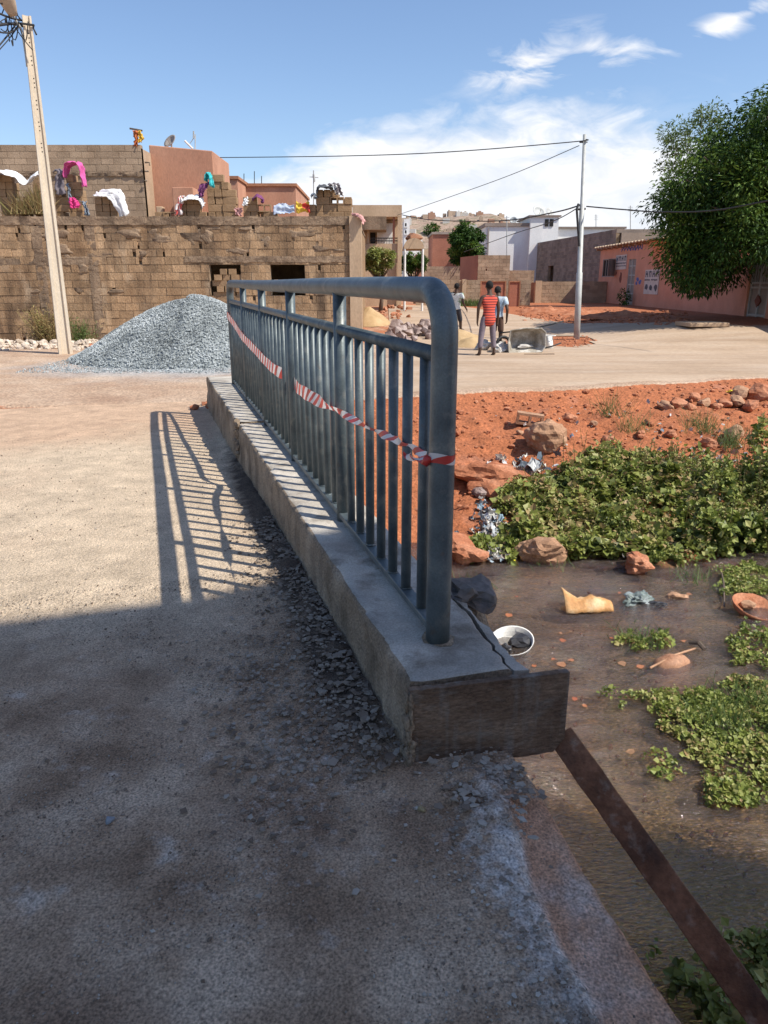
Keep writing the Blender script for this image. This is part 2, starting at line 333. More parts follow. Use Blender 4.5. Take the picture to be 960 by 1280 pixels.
def thing(name, label, cat, loc, group=None):
    o = bpy.data.objects.new(name, None); COL.objects.link(o); o.location = loc; o.empty_display_size = .2
    WPOS[o.name] = Vector(loc); return tag(o, label, cat, group)
def bevel(o, w=.008, seg=2):
    m = o.modifiers.new('bevel', 'BEVEL'); m.width = w; m.segments = seg; m.limit_method = 'ANGLE'; return o
def sheet(name, xs, ys, f, mat, attrs, kind='structure', keep=None):
    nx, ny = len(xs), len(ys); v = []; A = {k: [] for k in attrs}
    for y in ys:
        for x in xs:
            v.append((x, y, f(x, y)))
            for k in attrs: A[k].append(attrs[k](x, y))
    fs = []
    for j in range(ny - 1):
        for i in range(nx - 1):
            if keep is None or keep((xs[i] + xs[i + 1]) / 2, (ys[j] + ys[j + 1]) / 2): fs.append((j * nx + i, j * nx + i + 1, (j + 1) * nx + i + 1, (j + 1) * nx + i))
    me = bpy.data.meshes.new(name); me.from_pydata(v, [], fs)
    for k in attrs: me.attributes.new(k, 'FLOAT', 'POINT').data.foreach_set('value', A[k])
    me.materials.append(mat); me.polygons.foreach_set('use_smooth', [True] * len(me.polygons))
    o = bpy.data.objects.new(name, me); COL.objects.link(o); o['kind'] = kind; return o
def frange(a, b, s): return [a + (b - a) * i / max(1, round((b - a) / s)) for i in range(max(1, round((b - a) / s)))]

# ------------------------------------------------------------------ ground, road, deck, water
PILE = Vector((-4.75, 17.9, -.18))
def red_a(x, y):
    c = chan(x, y)
    if c > 0: return 1.25
    d = Y0 = eY(x)
    r = 0
    r = max(r, 1.2 * math.exp(-((x - 4.9) / 1.5) ** 2 - ((y - 22.3) / 2.6) ** 2))
    if x > 4: r = max(r, ss(22.5, 24.5, y - max(0, (9 - x)) * .5) * (1 - ss(60, 90, y)))
    if -2 < x < 4 and 22 < y < 60: r = max(r, .55)
    return r
xs = sorted(set(frange(-300, -20, 20) + frange(-20, -2, .8) + frange(-2, 9.5, .075) + frange(9.5, 30, .8) + frange(30, 420, 20) + [420]))
ys = sorted(set(frange(-60, -2, 6) + frange(-2, 5, .25) + frange(5, 15.5, .075) + frange(15.5, 30, .35) + frange(30, 80, 2) + frange(80, 900, 30) + [900]))
sheet('ground', xs, ys, gz, M['ground'], {'red': red_a,
      'grey': lambda x, y: 1.1 * math.exp(-((x - PILE.x - .6) / 3.0) ** 2 - ((y - 15.9) / 1.7) ** 2) if chan(x, y) == 0 else 0,
      'bed': lambda x, y: 1.3 * ss(.80, .86, chan(x, y)) + .75 * (.5 + fn(x * .7, y * .7, 4)) * ss(.60, .8, chan(x, y))})
# road sheet: from the edge of the bank to the red verge
near = [(x, eY(x) + .06 + .05 * fn(x * 3, 1)) for x in frange(.2, 34, .25)]
def far_y(x):
    pts = [(0, 40), (3.2, 38), (5.2, 32), (7, 28.6), (8.6, 25.5), (10.5, 23.7), (12.5, 22.6), (34, 27)]
    for a, b in zip(pts, pts[1:]):
        if a[0] <= x <= b[0]: return a[1] + (b[1] - a[1]) * (x - a[0]) / (b[0] - a[0])
    return 30
m = MB(); cols = 40; vs = []
for (x, y0) in near:
    y1 = far_y(x) + .25 * fn(x * .9, 5)
    for j in range(cols + 1):
        y = y0 + (y1 - y0) * j / cols; yy = max(y, y0)
        vs.append(Vector((x, y, (roadz(x, y) + .012 * fn(x * .8, y * .8, 2)) + (.022 if 0 < j < cols else -.03))))
fs = [(i * (cols + 1) + j, (i + 1) * (cols + 1) + j, (i + 1) * (cols + 1) + j + 1, i * (cols + 1) + j + 1) for i in range(len(near) - 1) for j in range(cols)]
def keep_face(f):
    c = sum((vs[i] for i in f), Vector()) / 4
    return ((c.x - 4.85) / 1.35) ** 2 + ((c.y - 22.6) / 1.9) ** 2 > 1
m.add(vs, [f for f in fs if keep_face(f)]); tag(m.build('road', M['road'], smooth=True, origin=(0, 0, 0)), kind='structure')

def zdeck(x, y):
    return -.17 * ss(2.5, 10, y)
def deck_edge(u): # slab edge v for a given u
    return .11 + .045 * ss(-1.35, -.45, u) + .012 * fn(u * 3, 1.7) + .006 * fn(u * 14, 2.2)
def uv_of(x, y):
    d = Vector((x, y, 0)) - KO; return d.dot(KU), d.dot(KV)
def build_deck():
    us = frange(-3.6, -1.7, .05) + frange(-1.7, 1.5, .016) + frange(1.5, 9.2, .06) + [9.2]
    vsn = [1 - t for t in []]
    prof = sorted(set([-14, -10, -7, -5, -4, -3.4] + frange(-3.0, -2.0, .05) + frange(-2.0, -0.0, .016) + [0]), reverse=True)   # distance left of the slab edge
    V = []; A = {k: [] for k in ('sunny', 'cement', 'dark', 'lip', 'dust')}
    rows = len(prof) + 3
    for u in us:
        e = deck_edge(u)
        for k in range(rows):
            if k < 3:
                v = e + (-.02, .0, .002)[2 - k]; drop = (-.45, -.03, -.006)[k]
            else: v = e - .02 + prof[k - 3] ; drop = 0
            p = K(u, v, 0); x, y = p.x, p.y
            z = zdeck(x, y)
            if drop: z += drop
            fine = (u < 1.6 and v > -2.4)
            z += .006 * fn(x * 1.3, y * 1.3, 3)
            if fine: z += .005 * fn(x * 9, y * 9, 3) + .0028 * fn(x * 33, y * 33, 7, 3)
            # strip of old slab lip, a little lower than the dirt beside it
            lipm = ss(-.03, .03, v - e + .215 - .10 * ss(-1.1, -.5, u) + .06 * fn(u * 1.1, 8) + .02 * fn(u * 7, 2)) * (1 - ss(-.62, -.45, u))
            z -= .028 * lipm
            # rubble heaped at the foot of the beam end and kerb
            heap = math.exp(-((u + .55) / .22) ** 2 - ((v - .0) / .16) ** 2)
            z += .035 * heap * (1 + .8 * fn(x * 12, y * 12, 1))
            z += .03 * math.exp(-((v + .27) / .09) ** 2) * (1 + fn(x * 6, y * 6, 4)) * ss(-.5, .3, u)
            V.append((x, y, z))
            A['sunny'].append(ss(-.2, 1.6, u + .2 * v) * (.55 + .5 * ss(.22, .9, -v)) + .25 * ss(2, 6, u))  # paler tone painted over the sunlit part of the deck
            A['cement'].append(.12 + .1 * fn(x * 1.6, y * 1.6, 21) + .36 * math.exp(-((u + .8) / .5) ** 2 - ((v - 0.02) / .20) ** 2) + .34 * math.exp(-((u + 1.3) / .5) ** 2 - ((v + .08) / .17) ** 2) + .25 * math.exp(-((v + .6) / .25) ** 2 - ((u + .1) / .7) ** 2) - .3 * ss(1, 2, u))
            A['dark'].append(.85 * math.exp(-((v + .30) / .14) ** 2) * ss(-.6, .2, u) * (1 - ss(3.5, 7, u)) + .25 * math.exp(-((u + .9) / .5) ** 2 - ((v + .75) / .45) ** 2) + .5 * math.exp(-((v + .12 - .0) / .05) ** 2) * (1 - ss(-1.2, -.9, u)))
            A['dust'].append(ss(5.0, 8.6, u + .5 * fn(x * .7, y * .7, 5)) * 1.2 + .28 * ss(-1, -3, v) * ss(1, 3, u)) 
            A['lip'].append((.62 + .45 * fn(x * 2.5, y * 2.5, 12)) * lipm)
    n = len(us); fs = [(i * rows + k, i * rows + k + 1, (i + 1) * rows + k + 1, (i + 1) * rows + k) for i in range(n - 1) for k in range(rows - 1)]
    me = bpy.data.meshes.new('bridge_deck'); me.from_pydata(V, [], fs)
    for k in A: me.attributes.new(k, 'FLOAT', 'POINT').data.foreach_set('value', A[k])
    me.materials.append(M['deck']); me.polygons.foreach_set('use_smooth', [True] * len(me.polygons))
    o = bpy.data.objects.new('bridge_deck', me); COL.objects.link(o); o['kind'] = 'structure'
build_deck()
# solid slab underneath
m = MB(); m.prism([K(-3.6, .05, 0)[:2], K(7.3, .08, 0)[:2], K(7.3, -9, 0)[:2], K(-3.6, -9, 0)[:2]], -.55, -.24); tag(m.build('bridge_slab', M['conc_side']), kind='structure')
m = MB(); m.prism([K(7.1, .12, 0)[:2], K(7.9, .12, 0)[:2], K(7.9, -9, 0)[:2], K(7.1, -9, 0)[:2]], -1.6, -.24); tag(m.build('bridge_abutment', M['conc_side']), kind='structure')

def water_mat():
    m = bpy.data.materials.new('water'); m.use_nodes = True; nt = m.node_tree; N = nt.nodes; L = nt.links
    for n in list(N): N.remove(n)
    out = N.new('ShaderNodeOutputMaterial'); tr = N.new('ShaderNodeBsdfTransparent'); tr.inputs[0].default_value = (.95, .90, .84, 1)
    gl = N.new('ShaderNodeBsdfGlossy'); gl.inputs['Roughness'].default_value = .05; gl.inputs[0].default_value = (.95, .96, 1, 1)
    df = N.new('ShaderNodeBsdfDiffuse'); df.inputs[0].default_value = (.30, .225, .17, 1)
    tc = N.new('ShaderNodeTexCoord')
    def noise(s, d, st, dist=0):
        mp = N.new('ShaderNodeMapping'); mp.inputs['Scale'].default_value = st; mp.inputs['Rotation'].default_value = (0, 0, R(-18)); L.new(tc.outputs['Object'], mp.inputs[0])
        n = N.new('ShaderNodeTexNoise'); n.inputs['Scale'].default_value = s; n.inputs['Detail'].default_value = d; n.inputs['Distortion'].default_value = dist; L.new(mp.outputs[0], n.inputs[0]); return n.outputs[0]
    bp = N.new('ShaderNodeBump'); bp.inputs['Strength'].default_value = .8; bp.inputs['Distance'].default_value = .045
    ad = N.new('ShaderNodeMath'); ad.operation = 'ADD'; L.new(noise(9, 5, (1, 2.2, 1), 1.2), ad.inputs[0]); L.new(noise(30, 4, (1, 2.4, 1), .8), ad.inputs[1])
    L.new(ad.outputs[0], bp.inputs['Height']); L.new(bp.outputs[0], gl.inputs['Normal'])
    fr = N.new('ShaderNodeFresnel'); fr.inputs[0].default_value = 1.85; L.new(bp.outputs[0], fr.inputs['Normal'])
    m1 = N.new('ShaderNodeMixShader'); mr = N.new('ShaderNodeMapRange'); L.new(noise(2.2, 6, (1, 2, 1), 1), mr.inputs[0]); mr.inputs[1].default_value = .4; mr.inputs[2].default_value = .75; mr.inputs[3].default_value = .03; mr.inputs[4].default_value = .25
    L.new(mr.outputs[0], m1.inputs[0]); L.new(tr.outputs[0], m1.inputs[1]); L.new(df.outputs[0], m1.inputs[2])
    m2 = N.new('ShaderNodeMixShader'); L.new(fr.outputs[0], m2.inputs[0]); L.new(m1.outputs[0], m2.inputs[1]); L.new(gl.outputs[0], m2.inputs[2]); L.new(m2.outputs[0], out.inputs[0]); return m
M['water'] = water_mat()
sheet('stream_water', frange(-7, 60, .5) + [60], frange(.2, 22, .5) + [22], lambda x, y: WZ, M['water'], {}, keep=lambda x, y: chan(x, y) > .55)
# silt bed with its own algae streaks
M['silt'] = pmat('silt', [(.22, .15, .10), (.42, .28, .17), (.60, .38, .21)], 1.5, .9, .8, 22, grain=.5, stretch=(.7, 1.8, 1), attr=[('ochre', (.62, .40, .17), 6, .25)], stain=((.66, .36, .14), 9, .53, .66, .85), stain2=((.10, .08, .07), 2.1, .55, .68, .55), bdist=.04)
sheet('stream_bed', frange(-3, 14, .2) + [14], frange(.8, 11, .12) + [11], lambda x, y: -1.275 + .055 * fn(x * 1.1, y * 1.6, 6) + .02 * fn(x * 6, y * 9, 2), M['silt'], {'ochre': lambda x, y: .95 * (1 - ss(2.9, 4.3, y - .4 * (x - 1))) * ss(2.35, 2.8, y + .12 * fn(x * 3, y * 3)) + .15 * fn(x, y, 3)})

# ------------------------------------------------------------------ kerb beam with end board, cracked top
def beam_seg(name, parent, u0, u1, vl, vr, mat_side, mat_top, jag0=.01):
    nu = max(2, round((u1 - u0) / .02)); m = MB(); ring = []
    prof = lambda u: [(vl(u) - .012, -.2 - .02), (vl(u) - .008, -.05), (vl(u) - .004, .03), (vl(u), .1), (vl(u), .17), (vl(u) + .002, .23), (vl(u) + .006, .262), (vl(u) + .018, .279), (vl(u) + .05, .281), (vl(u) + .11, .280), (vl(u) * .4 + vr(u) * .6, .281), (vr(u) - .05, .281), (vr(u) - .012, .279), (vr(u), .27), (vr(u) + .004, .1), (vr(u), -.1)]
    n = len(prof(0)); V = []
    for i in range(nu + 1):
        u = u0 + (u1 - u0) * i / nu
        for k, (v, z) in enumerate(prof(u)):
            p = K(u, v, z); a = .010 if k < 8 else .003
            dn = a * fn(p.x * 9, p.y * 9, z * 12) + a * .8 * fn(p.x * 30, p.y * 30, z * 30, 3)
            if k in (6, 7): dn += .012 * fn(u * 7, 4.4, 1) + .006 * fn(u * 25, 2)
            ue = u + (jag0 * fn(v * 20, z * 20, i) if i in (0, nu) else 0)
            V.append(K(ue, v - (dn if k < 8 else 0), z + (dn if k >= 7 else dn * .4)))
    fs = [(i * n + k, (i + 1) * n + k, (i + 1) * n + k + 1, i * n + k + 1) for i in range(nu) for k in range(n - 1)]
    fs += [tuple(range(n)), tuple(nu * n + k for k in range(n))[::-1]]
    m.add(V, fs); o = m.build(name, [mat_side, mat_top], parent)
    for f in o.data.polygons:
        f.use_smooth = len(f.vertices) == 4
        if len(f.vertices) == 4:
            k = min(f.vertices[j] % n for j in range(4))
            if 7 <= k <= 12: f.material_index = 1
    return o
kerb = thing('concrete_kerb', 'raised raw concrete kerb beam running along the bridge edge under the railing', 'kerb', K(-.3, 0, -.2))
vleft = lambda u: -.205 - .012 * u + .006 * fn(u * 1.3, 7)
crk = lambda u: (.165 + .035 * ss(-.3, .25, u) + .012 * fn(u * 5, 3.1) + .008 * fn(u * 21, 3.1)) if u < .45 else .2
beam_seg('beam_segment', kerb, -.27, 4.62, vleft, crk, M['conc_side'], M['conc_top'], 0)
beam_seg('beam_segment', kerb, 4.72, 8.35, lambda u: vleft(u) - .01, lambda u: .2, M['conc_side'], M['conc_top'], .02)
m = MB()   # broken-off strip beyond the crack
V = []; nn = 40
for i in range(nn + 1):
    u = -.27 + .72 * i / nn; a = crk(u) + .011 + .008 * ss(-.2, .2, u) * (1 - ss(.2, .45, u)); b = .235 + .03 * fn(u * 4, 9)
    for v, z in ((a, .06), (a, .268 + .004 * fn(u * 9, 1)), (max(a + .01, b), .262), (max(a + .01, b) + .01, .06)): V.append(K(u, v, z))
m.add(V, [(i * 4 + k, (i + 1) * 4 + k, (i + 1) * 4 + k + 1, i * 4 + k + 1) for i in range(nn) for k in range(3)] + [(0, 1, 2, 3), (nn * 4 + 3, nn * 4 + 2, nn * 4 + 1, nn * 4)])
tag(m.build('broken_strip', M['conc_top'], kerb), 'cracked strip breaking off the top of the beam')
# formwork board across the end
m = MB(); nb = 28; V = []
for i in range(nb + 1):
    t = i / nb; v = -.212 + .555 * t; uo = -.285 - .05 * t
    top = .278 + .008 * t + .004 * fn(t * 20, 1); bot = -.035 + .012 * t + .006 * fn(t * 14, 3)
    if t > .93: bot += .05 * (t - .93) / .07
    for (du, zz) in ((0, bot), (-.026, bot), (-.026 - .003 * fn(t * 7, 5), bot * .5 + top * .5), (-.026, top), (0, top)): V.append(K(uo + du, v, zz))
m.add(V, [(i * 5 + k, i * 5 + (k + 1) % 5, (i + 1) * 5 + (k + 1) % 5, (i + 1) * 5 + k) for i in range(nb) for k in range(5)] + [(4, 3, 2, 1, 0), tuple(nb * 5 + k for k in range(5))])
m.build('end_board', M['wood'], kerb)
# spilled concrete skin and splinters at board's left edge
m = MB()
for i in range(26):
    z = random.uniform(-.02, .27); p = K(-.30 + random.uniform(-.02, .015), -.215 + random.uniform(-.012, .012), z)
    m.rock(p, (.010 + random.random() * .012, .008, .02 + random.random() * .03), 1, .5)
m.build('mortar_spill', M['conc_side'], kerb, smooth=True)
# broken lumps at the joint
m = MB()
for i in range(30):
    u = 4.67 + random.gauss(0, .05); p = K(u, vleft(u) - .01 + random.uniform(-.01, .05), random.uniform(-.05, .3))
    m.rock(p, (.03, .03, .04 * random.random() + .015), 1, .6)
m.build('broken_joint', M['conc_side'], kerb)

# ------------------------------------------------------------------ railing
def railing():
    t = thing('bridge_railing', 'blue-grey tubular steel railing with round corner on the concrete kerb', 'railing', K(0, 0, .28))
    L_, zt, zm = 7.5, 1.522, 1.315; rr = .15
    pts = [K(0, 0, .27)] + [K(0, 0, z) for z in (.5, .8, 1.1, zt - rr)]
    for k in range(1, 9):
        a = k / 8 * math.pi / 2; pts.append(K(rr - rr * math.cos(a), 0, zt - rr + rr * math.sin(a)))
    for k in range(1, 30): 
        u = rr + (L_ - 2 * rr) * k / 30; pts.append(K(u, 0, zt + .004 * math.sin(u * 1.1)))
    for k in range(0, 9):
        a = k / 8 * math.pi / 2; pts.append(K(L_ - rr + rr * math.sin(a), 0, zt - rr + rr * math.cos(a)))
    pts += [K(L_, 0, .7), K(L_, 0, .27)]
    m = MB(); m.tube(pts, .0445, 24); m.build('bent_frame_tube', M['galv'], t, smooth=True)
    m = MB(); m.tube([K(.03, 0, zm), K(L_ / 2, 0, zm + .003), K(L_ - .03, 0, zm)], .027, 16); m.build('middle_rail', M['galv'], t, smooth=True)
    m = MB(); m.box(K(L_ / 2, 0, .318), (.052, L_ - .04, .03), math.atan2(KU.y, KU.x) - math.pi / 2); bevel(m.build('bottom_rail', M['galv'], t), .004)
    for i in range(1, 5):
        m = MB(); m.tube([K(1.5 * i, 0, .27), K(1.5 * i, 0, .9), K(1.5 * i, 0, zt - .02)], .034, 18); m.build('post', M['galv'], t, smooth=True)
    for b in range(5):
        for k in range(1, 8):
            u = 1.5 * b + 1.5 * k / 8 + random.uniform(-.006, .006)
            m = MB(); m.tube([K(u, 0, .325), K(u + random.uniform(-.003, .003), 0, .8), K(u, 0, zm - .01)], .0205, 14); m.rock(K(u, 0, .335), (.028, .028, .006), 1, .5); m.build('baluster', M['galv'], t, smooth=True)
    for u in (0, 7.5): m = MB(); m.rock(K(u, 0, .281), (.060, .055, .007), 2, .5); m.build('mortar_collar', M['conc_side'], t, smooth=True)
railing()
# barrier tape
def tape_mat():
    m = bpy.data.materials.new('barrier_tape'); m.use_nodes = True; nt = m.node_tree; N = nt.nodes; L = nt.links; b = N['Principled BSDF']
    uv = N.new('ShaderNodeUVMap'); sx = N.new('ShaderNodeSeparateXYZ'); L.new(uv.outputs[0], sx.inputs[0])
    a = N.new('ShaderNodeMath'); a.operation = 'MULTIPLY_ADD'; L.new(sx.outputs[1], a.inputs[0]); a.inputs[1].default_value = .55; L.new(sx.outputs[0], a.inputs[2])
    f = N.new('ShaderNodeMath'); f.operation = 'FRACT'; L.new(a.outputs[0], f.inputs[0])
    g = N.new('ShaderNodeMath'); g.operation = 'GREATER_THAN'; L.new(f.outputs[0], g.inputs[0]); g.inputs[1].default_value = .5
    mx = N.new('ShaderNodeMix'); mx.data_type = 'RGBA'; L.new(g.outputs[0], mx.inputs['Factor']); mx.inputs['A'].default_value = (.62, .06, .05, 1); mx.inputs['B'].default_value = (.78, .74, .72, 1)
    L.new(mx.outputs['Result'], b.inputs['Base Color']); b.inputs['Roughness'].default_value = .35
    tr = N.new('ShaderNodeBsdfTranslucent'); L.new(mx.outputs['Result'], tr.inputs[0]); ms = N.new('ShaderNodeMixShader'); ms.inputs[0].default_value = .3
    L.new(b.outputs[0], ms.inputs[1]); L.new(tr.outputs[0], ms.inputs[2]); L.new(ms.outputs[0], N['Material Output'].inputs[0]); return m
M['tape'] = tape_mat()
def ribbon(m, path, widths, ups):
    """path points, strip widths and the direction the width runs in"""
    o = len(m.v); m.uv = m.uv or []; s = 0; n = len(path)
    for i, p in enumerate(path):
        if i: s += (path[i] - path[i - 1]).length
        for k in (-1, 0, 1):
            m.v.append(p + ups[i] * widths[i] * .5 * k + Vector((0, 0, .003 * fn(s * 9, k)))); m.uv.append((s / .15, (k + 1) / 2))
    for i in range(n - 1):
        for k in (0, 1): m.f.append([o + i * 3 + k, o + i * 3 + k + 1, o + (i + 1) * 3 + k + 1, o + (i + 1) * 3 + k]); m.r.append(.5)
def s_of(px):      # position along the railing seen at that picture column
    c = (px - 480) / FPX; a = CP * KO.y + .2 * 0; 
    return (KO.x - c * (CP * 2.479 + .10)) / (.284 + c * CP * .958)
def tape_path(pp):
    out = []
    for px, py, v in pp:
        u = s_of(px); p = K(u, v, 0); d = ray(px, py); tt = p.y / d.y; out.append(Vector((p.x, p.y, CAMH + d.z * tt)))
    return out
def smoothp(pts, n):
    out = []
    for i in range(len(pts) - 1):
        p0, p1, p2, p3 = pts[max(0, i - 1)], pts[i], pts[i + 1], pts[min(len(pts) - 1, i + 2)]
        for k in range(n):
            t = k / n; out.append(.5 * ((2 * p1) + (p2 - p0) * t + (2 * p0 - 5 * p1 + 4 * p2 - p3) * t * t + (3 * p1 - p0 - 3 * p2 + p3) * t ** 3))
    out.append(pts[-1]); return out
tp = thing('barrier_tape', 'red and white striped barrier tape strung along the railing and knotted at its near post', 'barrier tape', K(0, -.045, .9))
m = MB(); path = smoothp(tape_path([(550, 572, -.045), (528, 561, -.03), (505, 550, -.03), (480, 540, -.03), (455, 527, -.035), (430, 514, -.04), (400, 499, -.035), (378, 487, -.03), (366, 479, .0), (356, 472, .06), (349, 464, -.03), (335, 452, -.035), (320, 436, -.035), (306, 420, -.045), (296, 406, -.035), (288, 393, -.05)]), 6)
n = len(path); ws, us_ = [], []
for i in range(n):
    t = i / (n - 1); w = .032 + .055 * ss(.25, .5, t) + .006 * math.sin(i * 1.3)
    ws.append(w); tw = .9 * math.sin(i * .55) * (1 - ss(.3, .5, t)); us_.append((Vector((0, 0, 1)) * math.cos(tw) + KV * math.sin(tw)).normalized())
ribbon(m, path, ws, us_); m.build('strip', M['tape'], tp, smooth=True)
m = MB(); z0 = tape_path([(550, 572, 0)])[0].z; ring = [K(.046 * math.cos(a), .046 * math.sin(a), z0 + .006 * math.sin(a * 2) + .01) for a in [k / 20 * 6.4 for k in range(21)]]
ribbon(m, ring, [.034] * 21, [Vector((0, 0, 1))] * 21); m.build('post_wrap', M['tape'], tp, smooth=True)
m = MB(); path = smoothp([K(.0, -.05, z0), K(.10, -.06, z0 - .012), K(.21, -.05, z0 - .03), K(.27, -.04, z0 - .035)], 6)
ribbon(m, path, [.03] * len(path), [(Vector((0, 0, 1)) * math.cos(i * .3) + KV * math.sin(i * .3)) for i in range(len(path))]); m.rock(K(.0, -.055, z0), (.02, .018, .02), 1, .5)
m.uv += [(0.2, .5)] * (len(m.v) - len(m.uv)); m.build('knot_and_tail', M['tape'], tp, smooth=True)

# ------------------------------------------------------------------ diagonal prop plank, bag by the kerb
m = MB(); a = P(700, 918, 2.28); b = P(975, 1305, 1.62); b = a + (b - a) * 1.25
d = (b - a).normalized(); side = d.cross(ray(840, 1120)).normalized(); th = d.cross(side).normalized(); V = []
for i in range(31):
    p = a + (b - a) * i / 30; w = .047 + .003 * fn(i * .4, 2) + .0015 * fn(i * 2.3, 5)
    for s1, s2 in ((-1, -1), (1, -1), (1, 1), (-1, 1)): V.append(p + side * s1 * w + th * s2 * .014)
m.add(V, [(i * 4 + k, i * 4 + (k + 1) % 4, (i + 1) * 4 + (k + 1) % 4, (i + 1) * 4 + k) for i in range(30) for k in range(4)] + [(3, 2, 1, 0), (120, 121, 122, 123)])
tag(bevel(m.build('wooden_prop', M['plank'], origin=a), .003), 'long brown timber plank slanting down over the water from the beam end', 'plank')

M['blackbag'] = flat('black_plastic', (.035, .035, .04), .38, bump=.6, bscale=18)
def crumple(name, label, cat, c, size, mat, rough=.7, lvl=3, rz=0, group=None, **k):
    m = MB(); m.rock(c, size, lvl, rough, rz=rz, ang=1.6); o = m.build(name, mat, smooth=False, **k); return tag(o, label, cat, group)
M['greysack'] = pmat('grey_sacking', [(.09, .075, .065), (.17, .145, .13)], 6, .8, .6, 20, grain=.2, stain=((.26, .17, .11), 6, .5, .7, .6))
crumple('cement_sack', 'crumpled dark grey sack slumped against the right side of the kerb', 'sack', K(.42, .29, .245), (.10, .15, .055), M['greysack'], .8, 3, rz=.3)
tag(MB().rock(K(.45, .29, -.02), (.10, .14, .24), 2, .4).build('mortar_lump', M['conc_side']), 'grey mortar lump under the sack on outer side of the kerb', 'mortar')

# ------------------------------------------------------------------ block walls
def block_wall(m, mo, p0, p1, z0, z1, th=.2, bw=.42, bh=.205, opens=(), holes=.03, rough=1.0, topjag=0, zfun=None):
    """courses of blocks as real relief in one mesh m, the mortar behind them in mo"""
    p0 = Vector(p0[:2] + (0,)) if isinstance(p0, tuple) else Vector((p0.x, p0.y, 0)); p1 = Vector(p1[:2] + (0,)) if isinstance(p1, tuple) else Vector((p1.x, p1.y, 0))
    d = (p1 - p0); Ln = d.length; d.normalize(); n = Vector((d.y, -d.x, 0)); ang = math.atan2(d.y, d.x)
    rows = int(round((z1 - z0) / bh)); bh = (z1 - z0) / rows
    for j in range(rows):
        off = (j % 2) * bw / 2 + random.uniform(-.02, .02); s = -off
        za = z0 + j * bh
        while s < Ln - .02:
            a = max(0, s); b = min(Ln, s + bw); s += bw
            if b - a < .03: continue
            segs = [(a, b)]
            for (oa, ob, oz0, oz1) in opens:
                if za + bh * .5 > oz0 and za + bh * .5 < oz1:
                    ns = []
                    for (x, y) in segs:
                        if y <= oa or x >= ob: ns.append((x, y)); continue
                        if x < oa: ns.append((x, oa))
                        if y > ob: ns.append((ob, y))
                    segs = ns
            for (x, y) in segs:
                if y - x < .03: continue
                c = p0 + d * (x + y) / 2
                ish = random.random() < holes and y - x > .25; back = .13 if ish else .008
                back = back if ish else random.choice((-.004, .001, .004, .009)); mo.box((c.x - n.x * (th / 2 + back), c.y - n.y * (th / 2 + back), za + bh / 2), (y - x, th, bh), ang, random.random())
                if topjag and j == rows - 1 and random.random() < topjag: continue
                pr = random.uniform(0, .008) * rough; hz = bh - random.uniform(.008, .02); wx = y - x - random.uniform(.008, .02)
                if ish:
                    g = random.uniform(.07, .11); k = random.uniform(.2, .7)
                    for (xa, xb) in ((x + .006, x + (y - x) * k - g / 2), (x + (y - x) * k + g / 2, y - .006)):
                        if xb - xa > .03:
                            c2 = p0 + d * (xa + xb) / 2; m.box((c2.x + n.x * (pr - .065), c2.y + n.y * (pr - .065), za + bh / 2), (xb - xa, .14, hz), ang)
                    c2 = p0 + d * (x + (y - x) * k); hh = random.uniform(.3, .6) * bh; m.box((c2.x - n.x * .072, c2.y - n.y * .072, za + (hh / 2 if random.random() < .6 else bh - hh / 2)), (g + .01, .13, hh), ang)
                else: m.box((c.x + n.x * (pr - .03), c.y + n.y * (pr - .03), za + bh / 2), (wx, .07, hz), ang)
def solid_wall(m, p0, p1, z0, z1, th=.2, opens=(), r=None):
    p0 = Vector((p0[0], p0[1], 0)); p1 = Vector((p1[0], p1[1], 0)); d = p1 - p0; Ln = d.length; d.normalize(); n = Vector((d.y, -d.x, 0)); ang = math.atan2(d.y, d.x)
    cuts = sorted(set([0, Ln] + [v for o in opens for v in o[:2]]))
    for a, b in zip(cuts, cuts[1:]):
        zs = [(z0, z1)]
        for (oa, ob, oz0, oz1) in opens:
            if oa < (a + b) / 2 < ob:
                ns = []
                for (x, y) in zs:
                    if oz0 > x: ns.append((x, min(y, oz0)))
                    if oz1 < y: ns.append((max(x, oz1), y))
                zs = ns
        for (x, y) in zs:
            c = p0 + d * (a + b) / 2 - n * th / 2; m.box((c.x, c.y, (x + y) / 2), (b - a, th, y - x), ang, r)

